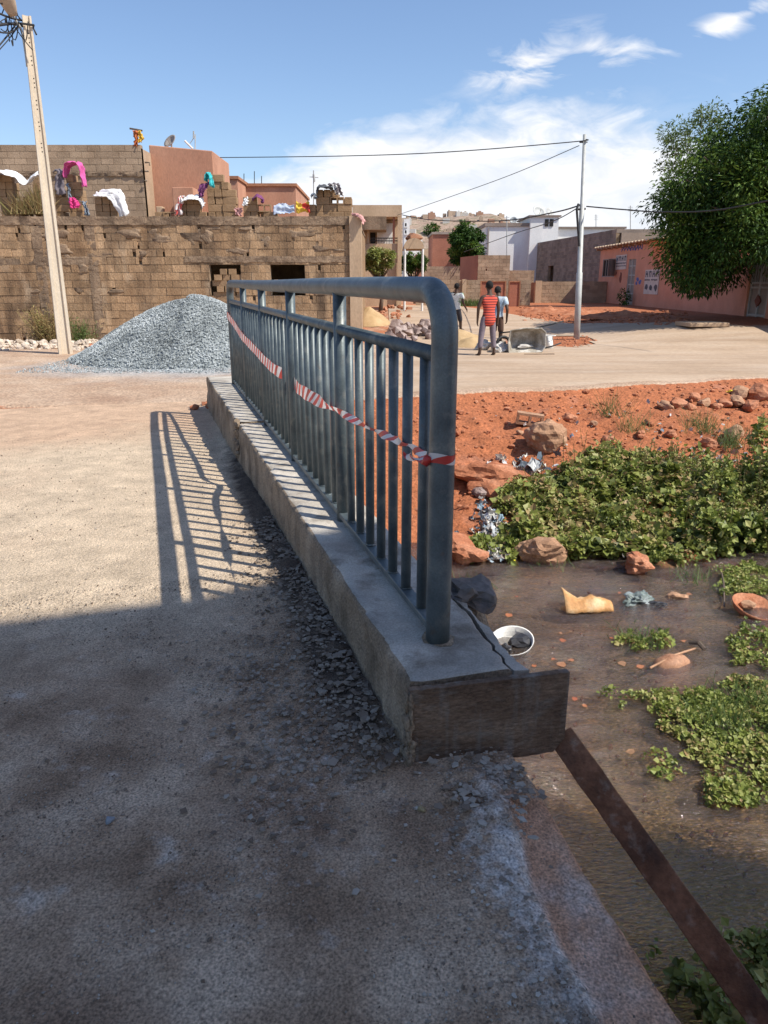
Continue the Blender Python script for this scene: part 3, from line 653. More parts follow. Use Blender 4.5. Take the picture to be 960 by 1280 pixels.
# ---- left: block ground floor with terrace on top
LY = 22.7; xl = -15.0; xr = P(452, 300, LY).x; zb = -.35; zt = P(200, 271, LY).z
t = thing('unfinished_block_house', 'long stained earth block house front with two dark openings behind the gravel heap', 'house', ((xl + xr) / 2, LY + 3, zb))
def ox(px, py=340): return P(px, py, LY).x - xl
def oz(py, px=300): return P(px, py, LY).z
op1 = (ox(262), ox(301), oz(372), oz(328)); op2 = (ox(338), ox(381), oz(374), oz(328))
m, mo = MB(), MB()
block_wall(m, mo, (xl, LY), (xr - .35, LY), zb, zt - .22, .22, .42, .212, (op1, op2), .08, 2.2)
m.build('block_front', M['block'], t); mo.build('mortar_joints', M['mortar'], t)
def rough_band(name, parent, x0, x1, z0, z1, y, dep, mat, amp=.02, step=.06):
    m = MB(); nx = max(2, int((x1 - x0) / step)); nz = max(2, int((z1 - z0) / step) + 1); V = []
    for i in range(nx + 1):
        for j in range(nz + 1):
            x = x0 + (x1 - x0) * i / nx; z = z0 + (z1 - z0) * j / nz
            e = 1 if j in (0, nz) else 0
            V.append(Vector((x + (amp * fn(z * 3, 7, x) if (nx * .5 - abs(i - nx * .5)) < .5 else 0), y - dep + amp * fn(x * 4, z * 6, y) + amp * .6 * fn(x * 15, z * 15, y), z + e * amp * 1.3 * fn(x * 3.3, j, 2))))
    q = nz + 1; m.add(V, [(i * q + j, (i + 1) * q + j, (i + 1) * q + j + 1, i * q + j + 1) for i in range(nx) for j in range(nz)])
    # close to the wall
    o = len(m.v)
    edge = [i * q for i in range(nx + 1)] + [nx * q + j for j in range(1, nz + 1)] + [i * q + nz for i in range(nx - 1, -1, -1)] + [j for j in range(nz - 1, 0, -1)]
    back = [Vector((V[i].x, y + .05, V[i].z)) for i in edge]; m.v.extend(back); k = len(edge)
    for a in range(k): m.f.append([edge[a], o + a, o + (a + 1) % k, edge[(a + 1) % k]]); m.r.append(.5)
    return m.build(name, mat, parent)
M['bond'] = pmat('bond_beam', [(.22, .15, .10), (.34, .24, .16)], 1.5, .97, .9, 20, grain=.25, stain=((.10, .07, .05), 1.1, .48, .7, .8), bdist=.03, streak=((.07, .05, .035), 2.2, .8))
rough_band('top_bond_beam', t, xl, xr - .3, zt - .22, zt + .01, LY, .035, M['bond'], .016)
rough_band('lintel_beam', t, xl + ox(232), xr - .35, oz(328) + .0, oz(328) + .17, LY, .03, M['bond'], .014)
for px in (46, 112): rough_band('poured_column', t, P(px, 340, LY).x, P(px + 12, 340, LY).x, zb, zt - .25, LY, .02, M['bond'], .016)
rough_band('bond_strip', t, xl, xl + ox(125), oz(331), oz(323), LY, .02, M['bond'], .016)
random.seed(19)
for _ in range(45):
    x = random.uniform(-10.5, xr - .5); z = random.uniform(.2, zt - .3); inx = x - xl
    if any(o[0] - .3 < inx < o[1] + .3 and o[2] - .2 < z < o[3] + .1 for o in (op1, op2)): continue
    m = MB(); m.rock((x, LY - .004, z), (random.uniform(.08, .45), random.uniform(.012, .022), random.uniform(.03, .16)), 3, .9, rz=0); m.build('mortar_smear', M['bond'], t, smooth=True)
# lit corner pillar and the long side wall on the street
m = MB(); m.bbox(xr - .35, xr, LY - .08, LY + .35, zb, zt + .02); m.build('corner_pillar', M['render_tan'], t)
m = MB(); m.bbox(xr - .3, xr - .1, LY + .35, 31, zb, zt - .1); m.build('side_wall', M['block'], t)
m = MB(); m.bbox(xl, xr - .1, LY + .03, 31.2, zt - .17, zt - .03); m.build('terrace_slab', M['bond'], t)
m = MB(); m.bbox(xl, xr - .4, 31, 31.2, zb, zt - .17); m.bbox(xl, xr - .5, LY + .4, 31, zb - .1, zb + .1); m.build('inner_room', M['block'], t)
# blocks dumped in the first opening
m = MB()
for j in range(5):
    for i in range(4):
        if j == 4 and i in (0, 3): continue
        m.box((xl + op1[0] + .16 + i * .235 + random.uniform(-.03, .03) + .1 * (j % 2) * (i < 3), LY + .12 + random.uniform(-.06, .06), op1[2] + .08 + j * .162), (.235 + random.uniform(-.05, .0), .3, .158), random.uniform(-.14, .14))
m.build('infill_blocks', M['block_loose'], t)
m = MB()
for k in range(9): m.box((xl + ox(345) + k * .1, LY - .02, oz(352) - .02 * (k % 2)), (.085, .2, .12), 0)
m.build('broken_sill', M['block_loose'], t)

# ---- upper block storey far left
Yb = 27.5; xa = -18; xb2 = P(180, 230, Yb).x; z1 = P(90, 181, Yb).z
t = thing('upper_block_room', 'plain brown block wall of the upper room behind the terrace laundry', 'house', ((xa + xb2) / 2, Yb + 1.5, zt - .03))
m, mo = MB(), MB(); block_wall(m, mo, (xa, Yb), (xb2, Yb), zt - .03, z1, .2, .42, .21, (), .02, .7)
m.build('block_front', M['block_tan'], t); mo.build('mortar_joints', M['mortar'], t)
zz = P(90, 218, Yb).z; rough_band('bond_strip', t, xa, xb2, zz - .06, zz + .06, Yb, .05, M['bond'], .03)
m = MB(); m.bbox(xb2 - .2, xb2, Yb + .01, Yb + 3.4, zt - .03, z1 - .1); m.bbox(xa, xb2 - .2, Yb + .2, Yb + 3.4, z1 - .25, z1 - .1); m.build('return_wall', M['block_tan'], t)
m = MB(); m.tube([P(181, 203, 27.4), P(187, 203, 27.4), P(187, 207, 27.4)], .03, 6); m.tube([P(181, 214, 27.4), P(186, 214, 27.4)], .03, 6); m.tube([P(181, 226, 27.4), P(184, 226, 27.4)], .03, 6); m.build('roof_spout', M['conc_side'], t)
# scarecrow post with rags on the wall head
t = thing('rag_post', 'short post with a crossbar and hanging rags on the block wall top', 'post', P(171, 184, Yb + .1))
m = MB(); m.tube([P(171, 186, Yb + .1), P(171, 161, Yb + .1)], .04, 6); m.box(P(170, 162, Yb + .1), (.42, .06, .05), rot=Matrix.Rotation(.16, 3, 'Y')); m.build('crossbar', M['bark'], t)
def cloth(name, label, cat, pts, wdir, w, mat, parent=None, group=None, folds=1.7, amp=.03, n=10):
    m = MB(); path = smoothp([Vector(p) for p in pts], n); q = 14; wd = Vector(wdir).normalized(); V = []; sd_ = random.random() * 50
    for i, p in enumerate(path):
        tgt = (path[min(i + 1, len(path) - 1)] - path[max(i - 1, 0)]).normalized(); nn = tgt.cross(wd).normalized(); t_ = i / (len(path) - 1)
        for k in range(q + 1):
            s = k / q - .5; ww = w * (1 + .25 * math.sin(t_ * 5 + sd_) + .15 * fn(t_ * 7, sd_))
            V.append(p + wd * s * ww + nn * (amp * math.sin(s * folds * 6.28 + sd_ + t_ * 2) * (.3 + t_) + amp * 1.3 * fn(s * 5, t_ * 5, sd_) + amp * .5 * fn(s * 14, t_ * 12, sd_)) + wd * (.05 * fn(t_ * 6, sd_, 2)) + Vector((0, 0, -.06 * fn(s * 3, sd_) if i in (0, len(path) - 1) else 0)))
    m.add(V, [(i * (q + 1) + k, i * (q + 1) + k + 1, (i + 1) * (q + 1) + k + 1, (i + 1) * (q + 1) + k) for i in range(len(path) - 1) for k in range(q)])
    o = m.build(name, mat, parent, smooth=True); so_ = o.modifiers.new('thick', 'SOLIDIFY'); so_.thickness = .012
    if parent is None: tag(o, label, cat, group)
    return o
CL = {k: flat('cloth_' + k, c, .9, bump=.3, bscale=15, grain=.08) for k, c in dict(white=(.74, .74, .75), pink=(.62, .11, .33), hot=(.72, .06, .25), grey=(.17, .15, .17), bluegrey=(.20, .24, .29), turq=(.05, .42, .45), purple=(.17, .05, .14), orange=(.5, .14, .05), yellow=(.68, .42, .06), dark=(.07, .075, .085), blue=(.12, .22, .42), rose=(.60, .32, .30)).items()}
def cloth2(name, c1, c2, sc=12, dims='bands'):
    m = bpy.data.materials.new(name); m.use_nodes = True; nt = m.node_tree; N = nt.nodes; L = nt.links; b = N['Principled BSDF']
    tc = N.new('ShaderNodeTexCoord')
    if dims == 'bands': w = N.new('ShaderNodeTexWave'); w.inputs['Scale'].default_value = sc; w.inputs['Distortion'].default_value = .6; w.bands_direction = 'Z'; fac = w.outputs['Fac']
    elif dims == 'check': w = N.new('ShaderNodeTexChecker'); w.inputs['Scale'].default_value = sc; fac = w.outputs['Fac']
    else: w = N.new('ShaderNodeTexVoronoi'); w.inputs['Scale'].default_value = sc; fac = w.outputs['Distance']
    L.new(tc.outputs['Object'], w.inputs['Vector']); rp = N.new('ShaderNodeValToRGB'); L.new(fac, rp.inputs[0]); rp.color_ramp.elements[0].position = .38; rp.color_ramp.elements[1].position = .48
    rp.color_ramp.elements[0].color = (*c1, 1); rp.color_ramp.elements[1].color = (*c2, 1); L.new(rp.outputs[0], b.inputs['Base Color']); b.inputs['Roughness'].default_value = .9; return m
CL['redwhite'] = cloth2('cloth_redwhite', (.62, .12, .10), (.72, .66, .64), 6, 'check')
CL['bluewhite'] = cloth2('cloth_bluewhite', (.10, .20, .42), (.68, .70, .73), 9)
CL['yellowred'] = cloth2('cloth_yellowred', (.65, .07, .05), (.75, .50, .06), 5, 'vor')
CL['motley'] = cloth2('cloth_motley', (.72, .70, .66), (.14, .12, .13), 9, 'vor')
cloth('rag', None, None, [P(170, 164, Yb), P(170, 172, Yb), P(169, 183, Yb)], (1, 0, 0), .17, CL['orange'], t)
cloth('rag', None, None, [P(174, 164, Yb), P(176, 171, Yb), P(175, 178, Yb)], (1, 0, 0), .12, CL['yellow'], t)

# ---- terracotta rendered room on the terrace
Yr = 28.6; x0 = P(190, 230, Yr).x; x1 = P(268, 230, Yr).x; z1 = P(205, 183, Yr).z
t = thing('terracotta_room', 'tall terracotta plastered room with satellite dish on its flat roof', 'house', ((x0 + x1) / 2, Yr + 1.5, zt - .03))
m = MB(); m.hull([(x0, Yr, zt - .03), (x1, Yr, zt - .03), (x1, Yr + 2.9, zt - .03), (x0, Yr + 2.9, zt - .03), (x0, Yr, z1 + .05), (x1, Yr, z1 - .14), (x1, Yr + 2.9, z1 - .14), (x0, Yr + 2.9, z1 + .05)], [(3, 2, 1, 0), (4, 5, 6, 7), (0, 1, 5, 4), (1, 2, 6, 5), (2, 3, 7, 6), (3, 0, 4, 7)])
bevel(m.build('wall', M['render_red'], t), .03)
xs0, xs1 = P(217, 250, 27.4).x, P(243, 250, 27.4).x
m = MB(); m.bbox(xs0, xs1, 27.3, Yr - .003, zt - .03, P(217, 234, 27.3).z); bevel(m.build('stair_enclosure', M['render_red'], t), .02)
m = MB(); m.bbox(P(195, 260, 27.6).x, P(203, 260, 27.6).x, 27.6, 27.9, zt - .03, P(200, 258, 27.6).z); bevel(m.build('low_pier', M['render_tan'], t), .02)
def dish(name, p, rad, parent=None, label=None, tilt=(1, -.2, .5)):
    m = MB(); ax = Vector(tilt).normalized(); a = ax.orthogonal().normalized(); b = ax.cross(a); V = [p]; nn = 14
    for j in range(1, 5):
        for k in range(nn):
            an = k / nn * 6.283; r_ = rad * j / 4; V.append(p + (a * math.cos(an) + b * math.sin(an)) * r_ + ax * (r_ ** 2 / rad * .35))
    fs = [(0, 1 + k, 1 + (k + 1) % nn) for k in range(nn)] + [(1 + j * nn + k, 1 + (j + 1) * nn + k, 1 + (j + 1) * nn + (k + 1) % nn, 1 + j * nn + (k + 1) % nn) for j in range(3) for k in range(nn)]
    m.add(V, fs); root = thing(name, label, 'dish', p - Vector((0, 0, rad * 1.3)))
    o = m.build('reflector', M['steel'] if 'white' in label else M['doorm'], root, smooth=True); o.modifiers.new('thick', 'SOLIDIFY').thickness = .02
    m = MB(); m.tube([p - ax * .03, p - Vector((0, 0, rad * 1.35))], .025, 6); m.tube([p - Vector((0, 0, rad * .6)), p + ax * rad * .8], .015, 5); m.build('mast', M['doorm'], root)
dish('satellite_dish', P(214, 178, 29.4), .26, label='small grey satellite dish on the terracotta room roof', tilt=(-.5, -.7, .6))
t = thing('roof_antenna', 'white aerial rods on a thin mast above the terracotta room', 'antenna', P(243, 187, 29.2))
m = MB(); m.tube([P(244, 187, 29.2), P(244, 168, 29.2)], .02, 6); m.tube([P(244, 170, 29.2), P(237, 180, 29.2)], .012, 5); m.tube([P(242, 164, 29.2), P(242, 173, 29.2)], .03, 6); m.build('mast', M['steel'], t)
m = MB(); m.tube([P(231, 176, 29.2), P(241, 186, 29.2)], .04, 6); m.build('rod', M['white'], t)
# lower reddish wings behind
for (a, b, ty, Yw, lab, nm) in ((270, 298, 222, 34, 'narrow reddish parapet wing just right of the terracotta room', 'rear_wing'), (297, 370, 231, 36, 'low reddish flat-roofed wing with a dark coping line behind the block stacks', 'rear_wing')):
    x0, x1 = P(a, 250, Yw).x, P(b, 250, Yw).x; z1 = P(a, ty + 2, Yw).z
    t = thing(nm, lab, 'house', ((x0 + x1) / 2, Yw + 1.5, -.3)); m = MB(); m.bbox(x0, x1, Yw, Yw + 6, .0, z1); m.build('wall', M['render_red'], t)
    m = MB(); m.bbox(x0 - .06, x1 + .06, Yw - .08, Yw + 6.05, z1, z1 + .12); m.build('coping', M['block_red'], t)
for (px, top, bot, Ya, lab) in ((392, 213, 246, 40, 'thin cross-shaped aerial standing behind the dark block stack'),):
    t = thing('roof_antenna', lab, 'antenna', P(px, bot, Ya)); m = MB(); m.tube([P(px, bot + 12, Ya), P(px, top, Ya)], .03, 6); m.tube([P(px - 5, top + 8, Ya), P(px + 6, top + 9, Ya)], .02, 5); m.tube([P(px, top + 5, Ya), P(px + 1, top + 14, Ya)], .06, 6); m.build('mast', M['steel'], t)
for k, (px, top) in enumerate(((305, 217), (318, 214), (327, 220))):
    m = MB(); m.tube([P(px, 232, 38), P(px, top, 38)], .02, 5); tag(m.build('rebar_rod', M['cable']), 'thin upright rod above the low reddish wing', 'rod', 'thin rods above the reddish wing')

# ---- loose blocks stacked on the terrace, each one its own object
def proto_block(hollow):
    bm = bmesh.new()
    if not hollow: bmesh.ops.create_cube(bm, size=1); bmesh.ops.scale(bm, vec=(.4, .2, .195), verts=bm.verts); bmesh.ops.bevel(bm, geom=bm.edges[:], offset=.008, segments=1, affect='EDGES')
    else:
        def bx(x0, x1, y0, y1):
            r = bmesh.ops.create_cube(bm, size=1)['verts']
            for v in r: v.co = Vector(((x0 + x1) / 2 + v.co.x * (x1 - x0), (y0 + y1) / 2 + v.co.y * (y1 - y0), v.co.z * .195))
        bx(-.2, .2, -.1, -.07); bx(-.2, .2, .07, .1)
        for x in (-.2, -.015, .17): bx(x, x + .03, -.07, .07)
    me = bpy.data.meshes.new('hollow_block' if hollow else 'loose_block'); bm.to_mesh(me); bm.free()
    me.attributes.new('rnd', 'FLOAT', 'FACE').data.foreach_set('value', [.5] * len(me.polygons)); me.materials.append(M['block_loose']); return me
PB = {False: proto_block(False), True: proto_block(True)}
def put_block(p, rz, label, group, hollow=False, tilt=None):
    o = bpy.data.objects.new('hollow_block' if hollow else 'concrete_block', PB[hollow]); COL.objects.link(o); o.location = p
    o.rotation_euler = tilt if tilt else (0, 0, rz); return tag(o, label, 'block', group)
def stack(px0, px1, py_top, Y, desc, base=None, hollow=0.0, ragged=.3, deep=1):
    a, b = P(px0, 260, Y), P(px1, 260, Y); zb_ = (zt - .03) if base is None else base; h = P((px0 + px1) / 2, py_top, Y).z - zb_; rows = max(1, round(h / .2)); w = b.x - a.x
    lab = 'brown block in ' + desc; grp = 'blocks in ' + desc
    for j in range(rows):
        x = a.x; wend = b.x; fr = j / max(1, rows - 1)
        if ragged and j > rows * .6: wend -= ragged * w * (fr - .4) * random.random(); x += ragged * w * .5 * (fr - .4) * random.random()
        while x < wend - .12:
            endon = random.random() < .45; bw = .205 if endon else .405
            if x + bw > wend + .12: endon = True; bw = .205
            hol = random.random() < hollow
            for k in range(deep):
                put_block(Vector((x + bw / 2, Y + random.uniform(-.02, .02) + .1 + .42 * k + (.1 if endon else 0), zb_ + .1 + j * .2)), (math.pi / 2 if endon else 0) + random.uniform(-.05, .05), lab, grp, hol, (math.pi / 2, 0, random.uniform(-.05, .05)) if hol else None)
            x += bw + random.uniform(.0, .02)
YS = 23.15
stack(1, 24, 222, YS, 'the stack at the far left of the terrace', hollow=.1)
stack(28, 54, 244, YS, 'the low hollow stack beside the straw', hollow=.6)
stack(44, 55, 221, YS + .5, 'the narrow stack left of the concrete pole')
stack(70, 84, 238, YS, 'the stack under the grey trousers')
stack(86, 103, 214, YS, 'the stack under the pink sheet')
stack(119, 146, 243, YS, 'the small stack under the hanging white sheet', ragged=.1)
stack(224, 250, 248, YS, 'the small stack with the checked cloth')
stack(260, 294, 217, YS, 'the tall stack topped with turquoise cloth', ragged=.5)
stack(304, 320, 249, YS, 'the small stack with white rag', ragged=.2)
stack(321, 340, 253, YS, 'the hollow stack with dark cloths', hollow=.9, ragged=.1)
stack(386, 394, 257, YS, 'the short pile beside the yellow cloth')
stack(395, 436, 238, YS, 'the broad dark stack at the terrace corner', ragged=.6, hollow=.12, deep=2)
for px in (202, 212, 338, 250): put_block(Vector((P(px, 266, YS).x, YS + .1, zt + .07)), random.uniform(-.4, .4), 'single brown block lying between the terrace stacks', 'single blocks on the terrace', px == 212, (1.57, 0, .2) if px == 212 else None)
YC = YS - .08
cloth('bed_sheet', 'long white sheet sagging between the leftmost block stacks', 'sheet', [P(-3, 226, YC), P(0, 214, YC), P(14, 218, YC), P(24, 222, YC), P(33, 229, YC), P(42, 221, YC), P(50, 216, YC)], (0, 1, .25), .5, CL['white'])
cloth('trousers', 'dark grey trousers hung over blocks beside the concrete pole', 'trousers', [P(71, 214, YC + .3), P(73, 213, YC), P(74, 225, YC - .03), P(76, 243, YC - .03)], (1, 0, 0), .22, CL['grey'])
cloth('pink_sheet', 'bright pink sheet draped over the top of a block stack', 'sheet', [P(82, 222, YC), P(84, 208, YC), P(93, 204, YC), P(101, 207, YC), P(103, 220, YC), P(106, 233, YC)], (.15, 1, 0), .36, CL['pink'])
cloth('pink_rag', 'small hot pink garment bunched low on the block stack', 'garment', [P(90, 247, YC - .1), P(92, 252, YC - .12), P(94, 260, YC - .1)], (1, 0, 0), .22, CL['hot'])
cloth('grey_towel', 'grey-blue towel hanging in the gap left of the pink sheet', 'towel', [P(85, 230, YC), P(86, 240, YC - .03), P(88, 252, YC - .03)], (1, 0, 0), .09, CL['bluegrey'])
cloth('grey_shirt', 'grey-blue shirt lying over a block below the pink sheet', 'shirt', [P(104, 252, YC), P(107, 256, YC - .05), P(108, 269, YC - .05)], (1, 0, 0), .15, CL['bluegrey'])
cloth('white_sheet', 'white sheet hanging down over the right side of a small block stack', 'sheet', [P(122, 241, YC + .2), P(132, 241, YC), P(143, 243, YC - .05), P(150, 254, YC - .08), P(156, 270, YC - .05)], (.75, .2, .4), .36, CL['white'], folds=.8, amp=.03)
cloth('checked_cloth', 'red and white checked cloth over the end of a small stack', 'cloth', [P(228, 246, YC), P(225, 249, YC - .04), P(223, 269, YC - .04)], (1, 0, 0), .17, CL['redwhite'])
cloth('white_towel', 'white and lilac towel lying on the small stack beside the checked cloth', 'towel', [P(229, 250, YC), P(238, 247, YC - .02), P(249, 248, YC - .04), P(254, 258, YC - .05)], (.1, 1, .5), .3, CL['white'])
cloth('turquoise_cloth', 'turquoise cloth looped over the top of the tall block stack', 'cloth', [P(257, 226, YC), P(260, 216, YC), P(263, 222, YC - .04), P(266, 233, YC - .04)], (.4, .9, 0), .14, CL['turq'])
cloth('purple_cloth', 'dark purple cloth hanging on the left of the tall stack', 'cloth', [P(256, 229, YC), P(252, 238, YC - .04), P(250, 247, YC - .03)], (1, 0, 0), .2, CL['purple'])
cloth('white_rag', 'small white rag over the low stack right of the tall one', 'rag', [P(308, 248, YC), P(307, 252, YC - .04), P(307, 257, YC - .04)], (1, 0, 0), .1, CL['white'])
cloth('rose_rag', 'rose and white rag at the foot of the tall stack', 'rag', [P(298, 260, YC), P(298, 264, YC), P(299, 270, YC)], (1, 0, 0), .18, CL['rose'])
cloth('navy_cloth', 'dark cloth bunched on top of the hollow blocks', 'cloth', [P(316, 250, YC), P(321, 245, YC), P(327, 248, YC), P(328, 253, YC)], (0, 1, .3), .2, CL['purple'])
cloth('striped_cloth', 'blue and white striped cloth laid along the terrace edge', 'cloth', [P(342, 262, YC), P(354, 261, YC), P(368, 262, YC)], (0, .3, 1), .26, CL['bluewhite'])
cloth('yellow_cloth', 'yellow and red patterned cloth hung at the terrace edge', 'cloth', [P(370, 259, YC), P(378, 260, YC), P(387, 258, YC)], (0, .1, 1), .28, CL['yellowred'])
cloth('dark_trousers', 'dark blue-grey trousers folded on the broad stack', 'trousers', [P(397, 242, YC), P(399, 234, YC), P(408, 234, YC), P(416, 236, YC)], (0, 1, .2), .4, CL['dark'])
cloth('patterned_cloth', 'white patterned cloth over the peak of the broad stack', 'cloth', [P(414, 233, YC), P(418, 230, YC), P(422, 235, YC - .04), P(424, 244, YC - .04)], (1, .3, 0), .24, CL['motley'])
cloth('grey_cloth', 'grey cloth rolled on the left shoulder of the broad stack', 'cloth', [P(389, 246, YC), P(392, 243, YC), P(395, 248, YC)], (0, 1, 0), .3, CL['bluegrey'])
cloth('rose_cloth', 'rose coloured cloth trailing over the corner of the house wall', 'cloth', [P(440, 268, YC - .2), P(446, 269, YC - .5), P(452, 272, YC - .5), P(454, 279, YC - .5)], (0, 1, .4), .18, CL['rose'])
# straw
def strands(m, c, sx, sy, h, n, w=.01, lean=.4):
    for _ in range(n):
        p = Vector(c) + Vector((random.gauss(0, sx), random.gauss(0, sy), 0)); d = Vector((random.gauss(0, lean), random.gauss(0, lean), 1)).normalized(); l = h * random.uniform(.5, 1.1)
        s = d.cross(Vector((random.random() - .5, 1, 0))).normalized() * w; q = p + d * l * .6; e = p + d * l + Vector((d.x, d.y, -.1)) * l * .15
        m.add([p - s, p + s, q + s * .6, e, q - s * .6], [(0, 1, 2, 4), (4, 2, 3)])
m = MB(); strands(m, P(36, 268, YS - .1), .3, .1, .75, 260, .012, .45); strands(m, P(50, 268, YS - .1), .1, .1, .9, 160, .012, .25); tag(m.build('straw_bundle', M['leaf_dry']), 'golden straw bundle standing among the hollow blocks', 'straw')
# weeds at the foot of the wall
for px, py, h, lab in ((60, 428, 1.1, 'dry feathery weed against the block wall left of the concrete pole'), (102, 424, .75, 'thin green weed against the block wall right of the concrete pole')):
    p = P(px, py, 22.3); p.z = -.2; m = MB()
    for _ in range(260 if px == 60 else 90):
        b = p + Vector((random.gauss(0, .16), random.gauss(0, .1), 0)); d = Vector((random.gauss(0, .35), random.gauss(0, .2), 1)).normalized(); l = h * random.uniform(.3, 1)
        for k in range(5): m.leaf(b + d * l * (k + 1) / 5, Vector((random.gauss(0, 1), random.gauss(0, 1), .6)), .025, .11, r=random.random())
        m.tube([b, b + d * l], .004, 3)
    tag(m.build('weed', M['leaf_dry'] if px == 60 else M['leaf_pale']), lab, 'weed')

# ------------------------------------------------------------------ gravel heap
def pile_h(x, y):
    dx = (x - PILE.x - .25) / (2.9 if x < PILE.x + .25 else 2.6); dy = (y - PILE.y) / 2.5; r = math.sqrt(dx * dx + dy * dy)
    r += .05 * fn(x * .8, y * .8, 3)
    sk = .10 * ss(-.5, .4, -dx) if dx < 0 else 0
    h = 1.72 * max(0, 1 - r) ** .95
    if r < .34: h = 1.72 * (1 - .34) ** .95 + .27 * (1 - (r / .34) ** 2)
    return h * (1 - sk)
m = MB(); nx = 60; V = []; st = 6.6 / nx
for j in range(nx + 1):
    for i in range(nx + 1):
        x = PILE.x - 3.3 + i * st; y = PILE.y - 3.3 + j * st; h = pile_h(x, y); V.append(Vector((x, y, -.2 + h + (.03 * fn(x * 6, y * 6, 1) if h > .01 else -.05))))
m.add(V, [(j * (nx + 1) + i, j * (nx + 1) + i + 1, (j + 1) * (nx + 1) + i + 1, (j + 1) * (nx + 1) + i) for j in range(nx) for i in range(nx)], .3)
def chip(m, c, s, r=None):
    ax = Matrix.Rotation(random.random() * 6.28, 3, Vector((random.gauss(0, 1), random.gauss(0, 1), random.gauss(0, 1))).normalized())
    vs = [Vector(c) + ax @ Vector((a * s * random.uniform(.5, 1), b * s * random.uniform(.5, 1), g * s * random.uniform(.3, .8))) for a, b, g in ((1, 0, 0), (-1, 0, 0), (0, 1, 0), (0, -1, 0), (0, 0, 1), (0, 0, -1))]
    m.add(vs, [(0, 2, 4), (2, 1, 4), (1, 3, 4), (3, 0, 4), (2, 0, 5), (1, 2, 5), (3, 1, 5), (0, 3, 5)], r)
cnt = 0
while cnt < 24000:
    x = PILE.x + random.uniform(-3.2, 3.4); y = PILE.y + random.uniform(-3.1, 1.2); h = pile_h(x, y)
    if h <= .02 and (random.random() > .15 or x < PILE.x - 2.6): continue
    chip(m, (x, y, -.17 + h), random.choice((.014, .018, .022, .026, .034)), min(1, max(0, .5 + .5 * fn(x * 1.2, y * 1.2, 3) + random.gauss(0, .28)))); cnt += 1
tag(m.build('gravel_heap', M['gravel']), 'large heap of blue-grey gravel against the block wall', 'gravel heap')
# pale rubble along the wall foot at far left
m = MB()
for _ in range(500):
    x = random.uniform(-11.5, -7.9); y = 20.9 + random.gauss(0, .4); k = math.exp(-((y - 20.9) / .5) ** 2)
    m.rock((x, y, -.18 + .18 * k * random.random()), [random.uniform(.03, .11) for _ in range(2)] + [random.uniform(.03, .08)], 1, .5)
M['pale_rubble'] = pmat('pale_rubble', [(.42, .33, .25), (.62, .53, .44)], 3, .95, .4, 25, grain=.2, rnd=.25)
tag(m.build('pale_rubble', M['pale_rubble']), kind='stuff')
m = MB()
for _ in range(60):
    x = -7.4 + random.gauss(0, .5); y = 20.7 + random.gauss(0, .3); m.rock((x, y, -.13), [random.uniform(.04, .14)] * 2 + [random.uniform(.04, .1)], 1, .5)
tag(m.build('orange_rubble', M['redrock']), kind='stuff')

# ------------------------------------------------------------------ concrete street pole at left
pb = hit(82, 442); pt = P(33, 20, pb.y - .25)
t = thing('concrete_pole', 'tall cream concrete street pole leaning left in front of the block wall', 'pole', pb)
m = MB(); ax = (pt - pb); V = []; nn = 26; holes = []
side = Vector((1, 0, 0)); fwd = Vector((0, 1, 0)); ry = Matrix.Rotation(R(28), 3, 'Z'); side = ry @ side; fwd = ry @ fwd
for i in range(nn + 1):
    t_ = i / nn; c = pb + ax * t_ + Vector((0, 0, -.25 if i == 0 else 0)); w = .165 - .075 * t_; w2 = w * .62
    # H section: flanges left and right, web set back
    for a, b in ((-w, -w2), (-w * .55, -w2), (-w * .45, -w2 * .45), (w * .45, -w2 * .45), (w * .55, -w2), (w, -w2), (w, w2), (-w, w2)): V.append(c + side * a + fwd * b)
m.add(V, [(i * 8 + k, i * 8 + (k + 1) % 8, (i + 1) * 8 + (k + 1) % 8, (i + 1) * 8 + k) for i in range(nn) for k in range(8)] + [tuple(range(8))[::-1], tuple(nn * 8 + k for k in range(8))])
m.build('shaft', M['pole'], t)
m = MB()
for k in range(16):
    t_ = .03 + k * .06; c = pb + ax * t_; w = .165 - .075 * t_; m.tube([c + side * (w + .002) - fwd * 0, c + side * (w - .05)], .022, 8)
    if k > 9: 
        for q in range(3): c2 = pb + ax * (t_ + .012 * q); m.tube([c2 - fwd * (w * .62 * .45 + .003), c2 + fwd * .02], .014, 6)
m.build('climbing_holes', M['dark'], t)
m = MB(); c = pb + ax * .975
for s_ in (-1, 1): m.tube([c - side * .13 - fwd * .1 * s_, c + side * .13 - fwd * .1 * s_], .022, 6)
m.tube([c + side * .12 - fwd * .1, c + side * .12 + fwd * .1, c + side * .16 + Vector((0, 0, -.15))], .02, 6); m.build('clamp_band', M['cable'], t)
# lamp on a bent arm
lt = thing('street_lamp', 'beige street lamp head on a bent arm near the top of the concrete pole', 'street lamp', pb + ax * .87)
m = MB(); pp = smoothp([pb + ax * .865 - side * .1, P(28, 42, pb.y - .3), P(20, 26, pb.y - .4), P(14, 14, pb.y - .5), P(11, 2, pb.y - .6)], 5); m.tube(pp, .028, 8); m.build('arm', M['steel'], lt, smooth=True)
m = MB(); q0, q1 = P(17, 20, pb.y - .6), P(-2, -26, pb.y - 1.0); d = (q1 - q0); sd2 = Vector((1, .1, .25)).normalized(); V = []
for i in range(9):
    t_ = i / 8; w = (.03 + .15 * math.sin(math.pi * min(1, .12 + t_ * .62))) ; c = q0 + d * t_; upv = d.normalized().cross(sd2).normalized()
    for k in range(10):
        an = k / 10 * 6.283; V.append(c + sd2 * math.cos(an) * w + upv * math.sin(an) * w * .5)
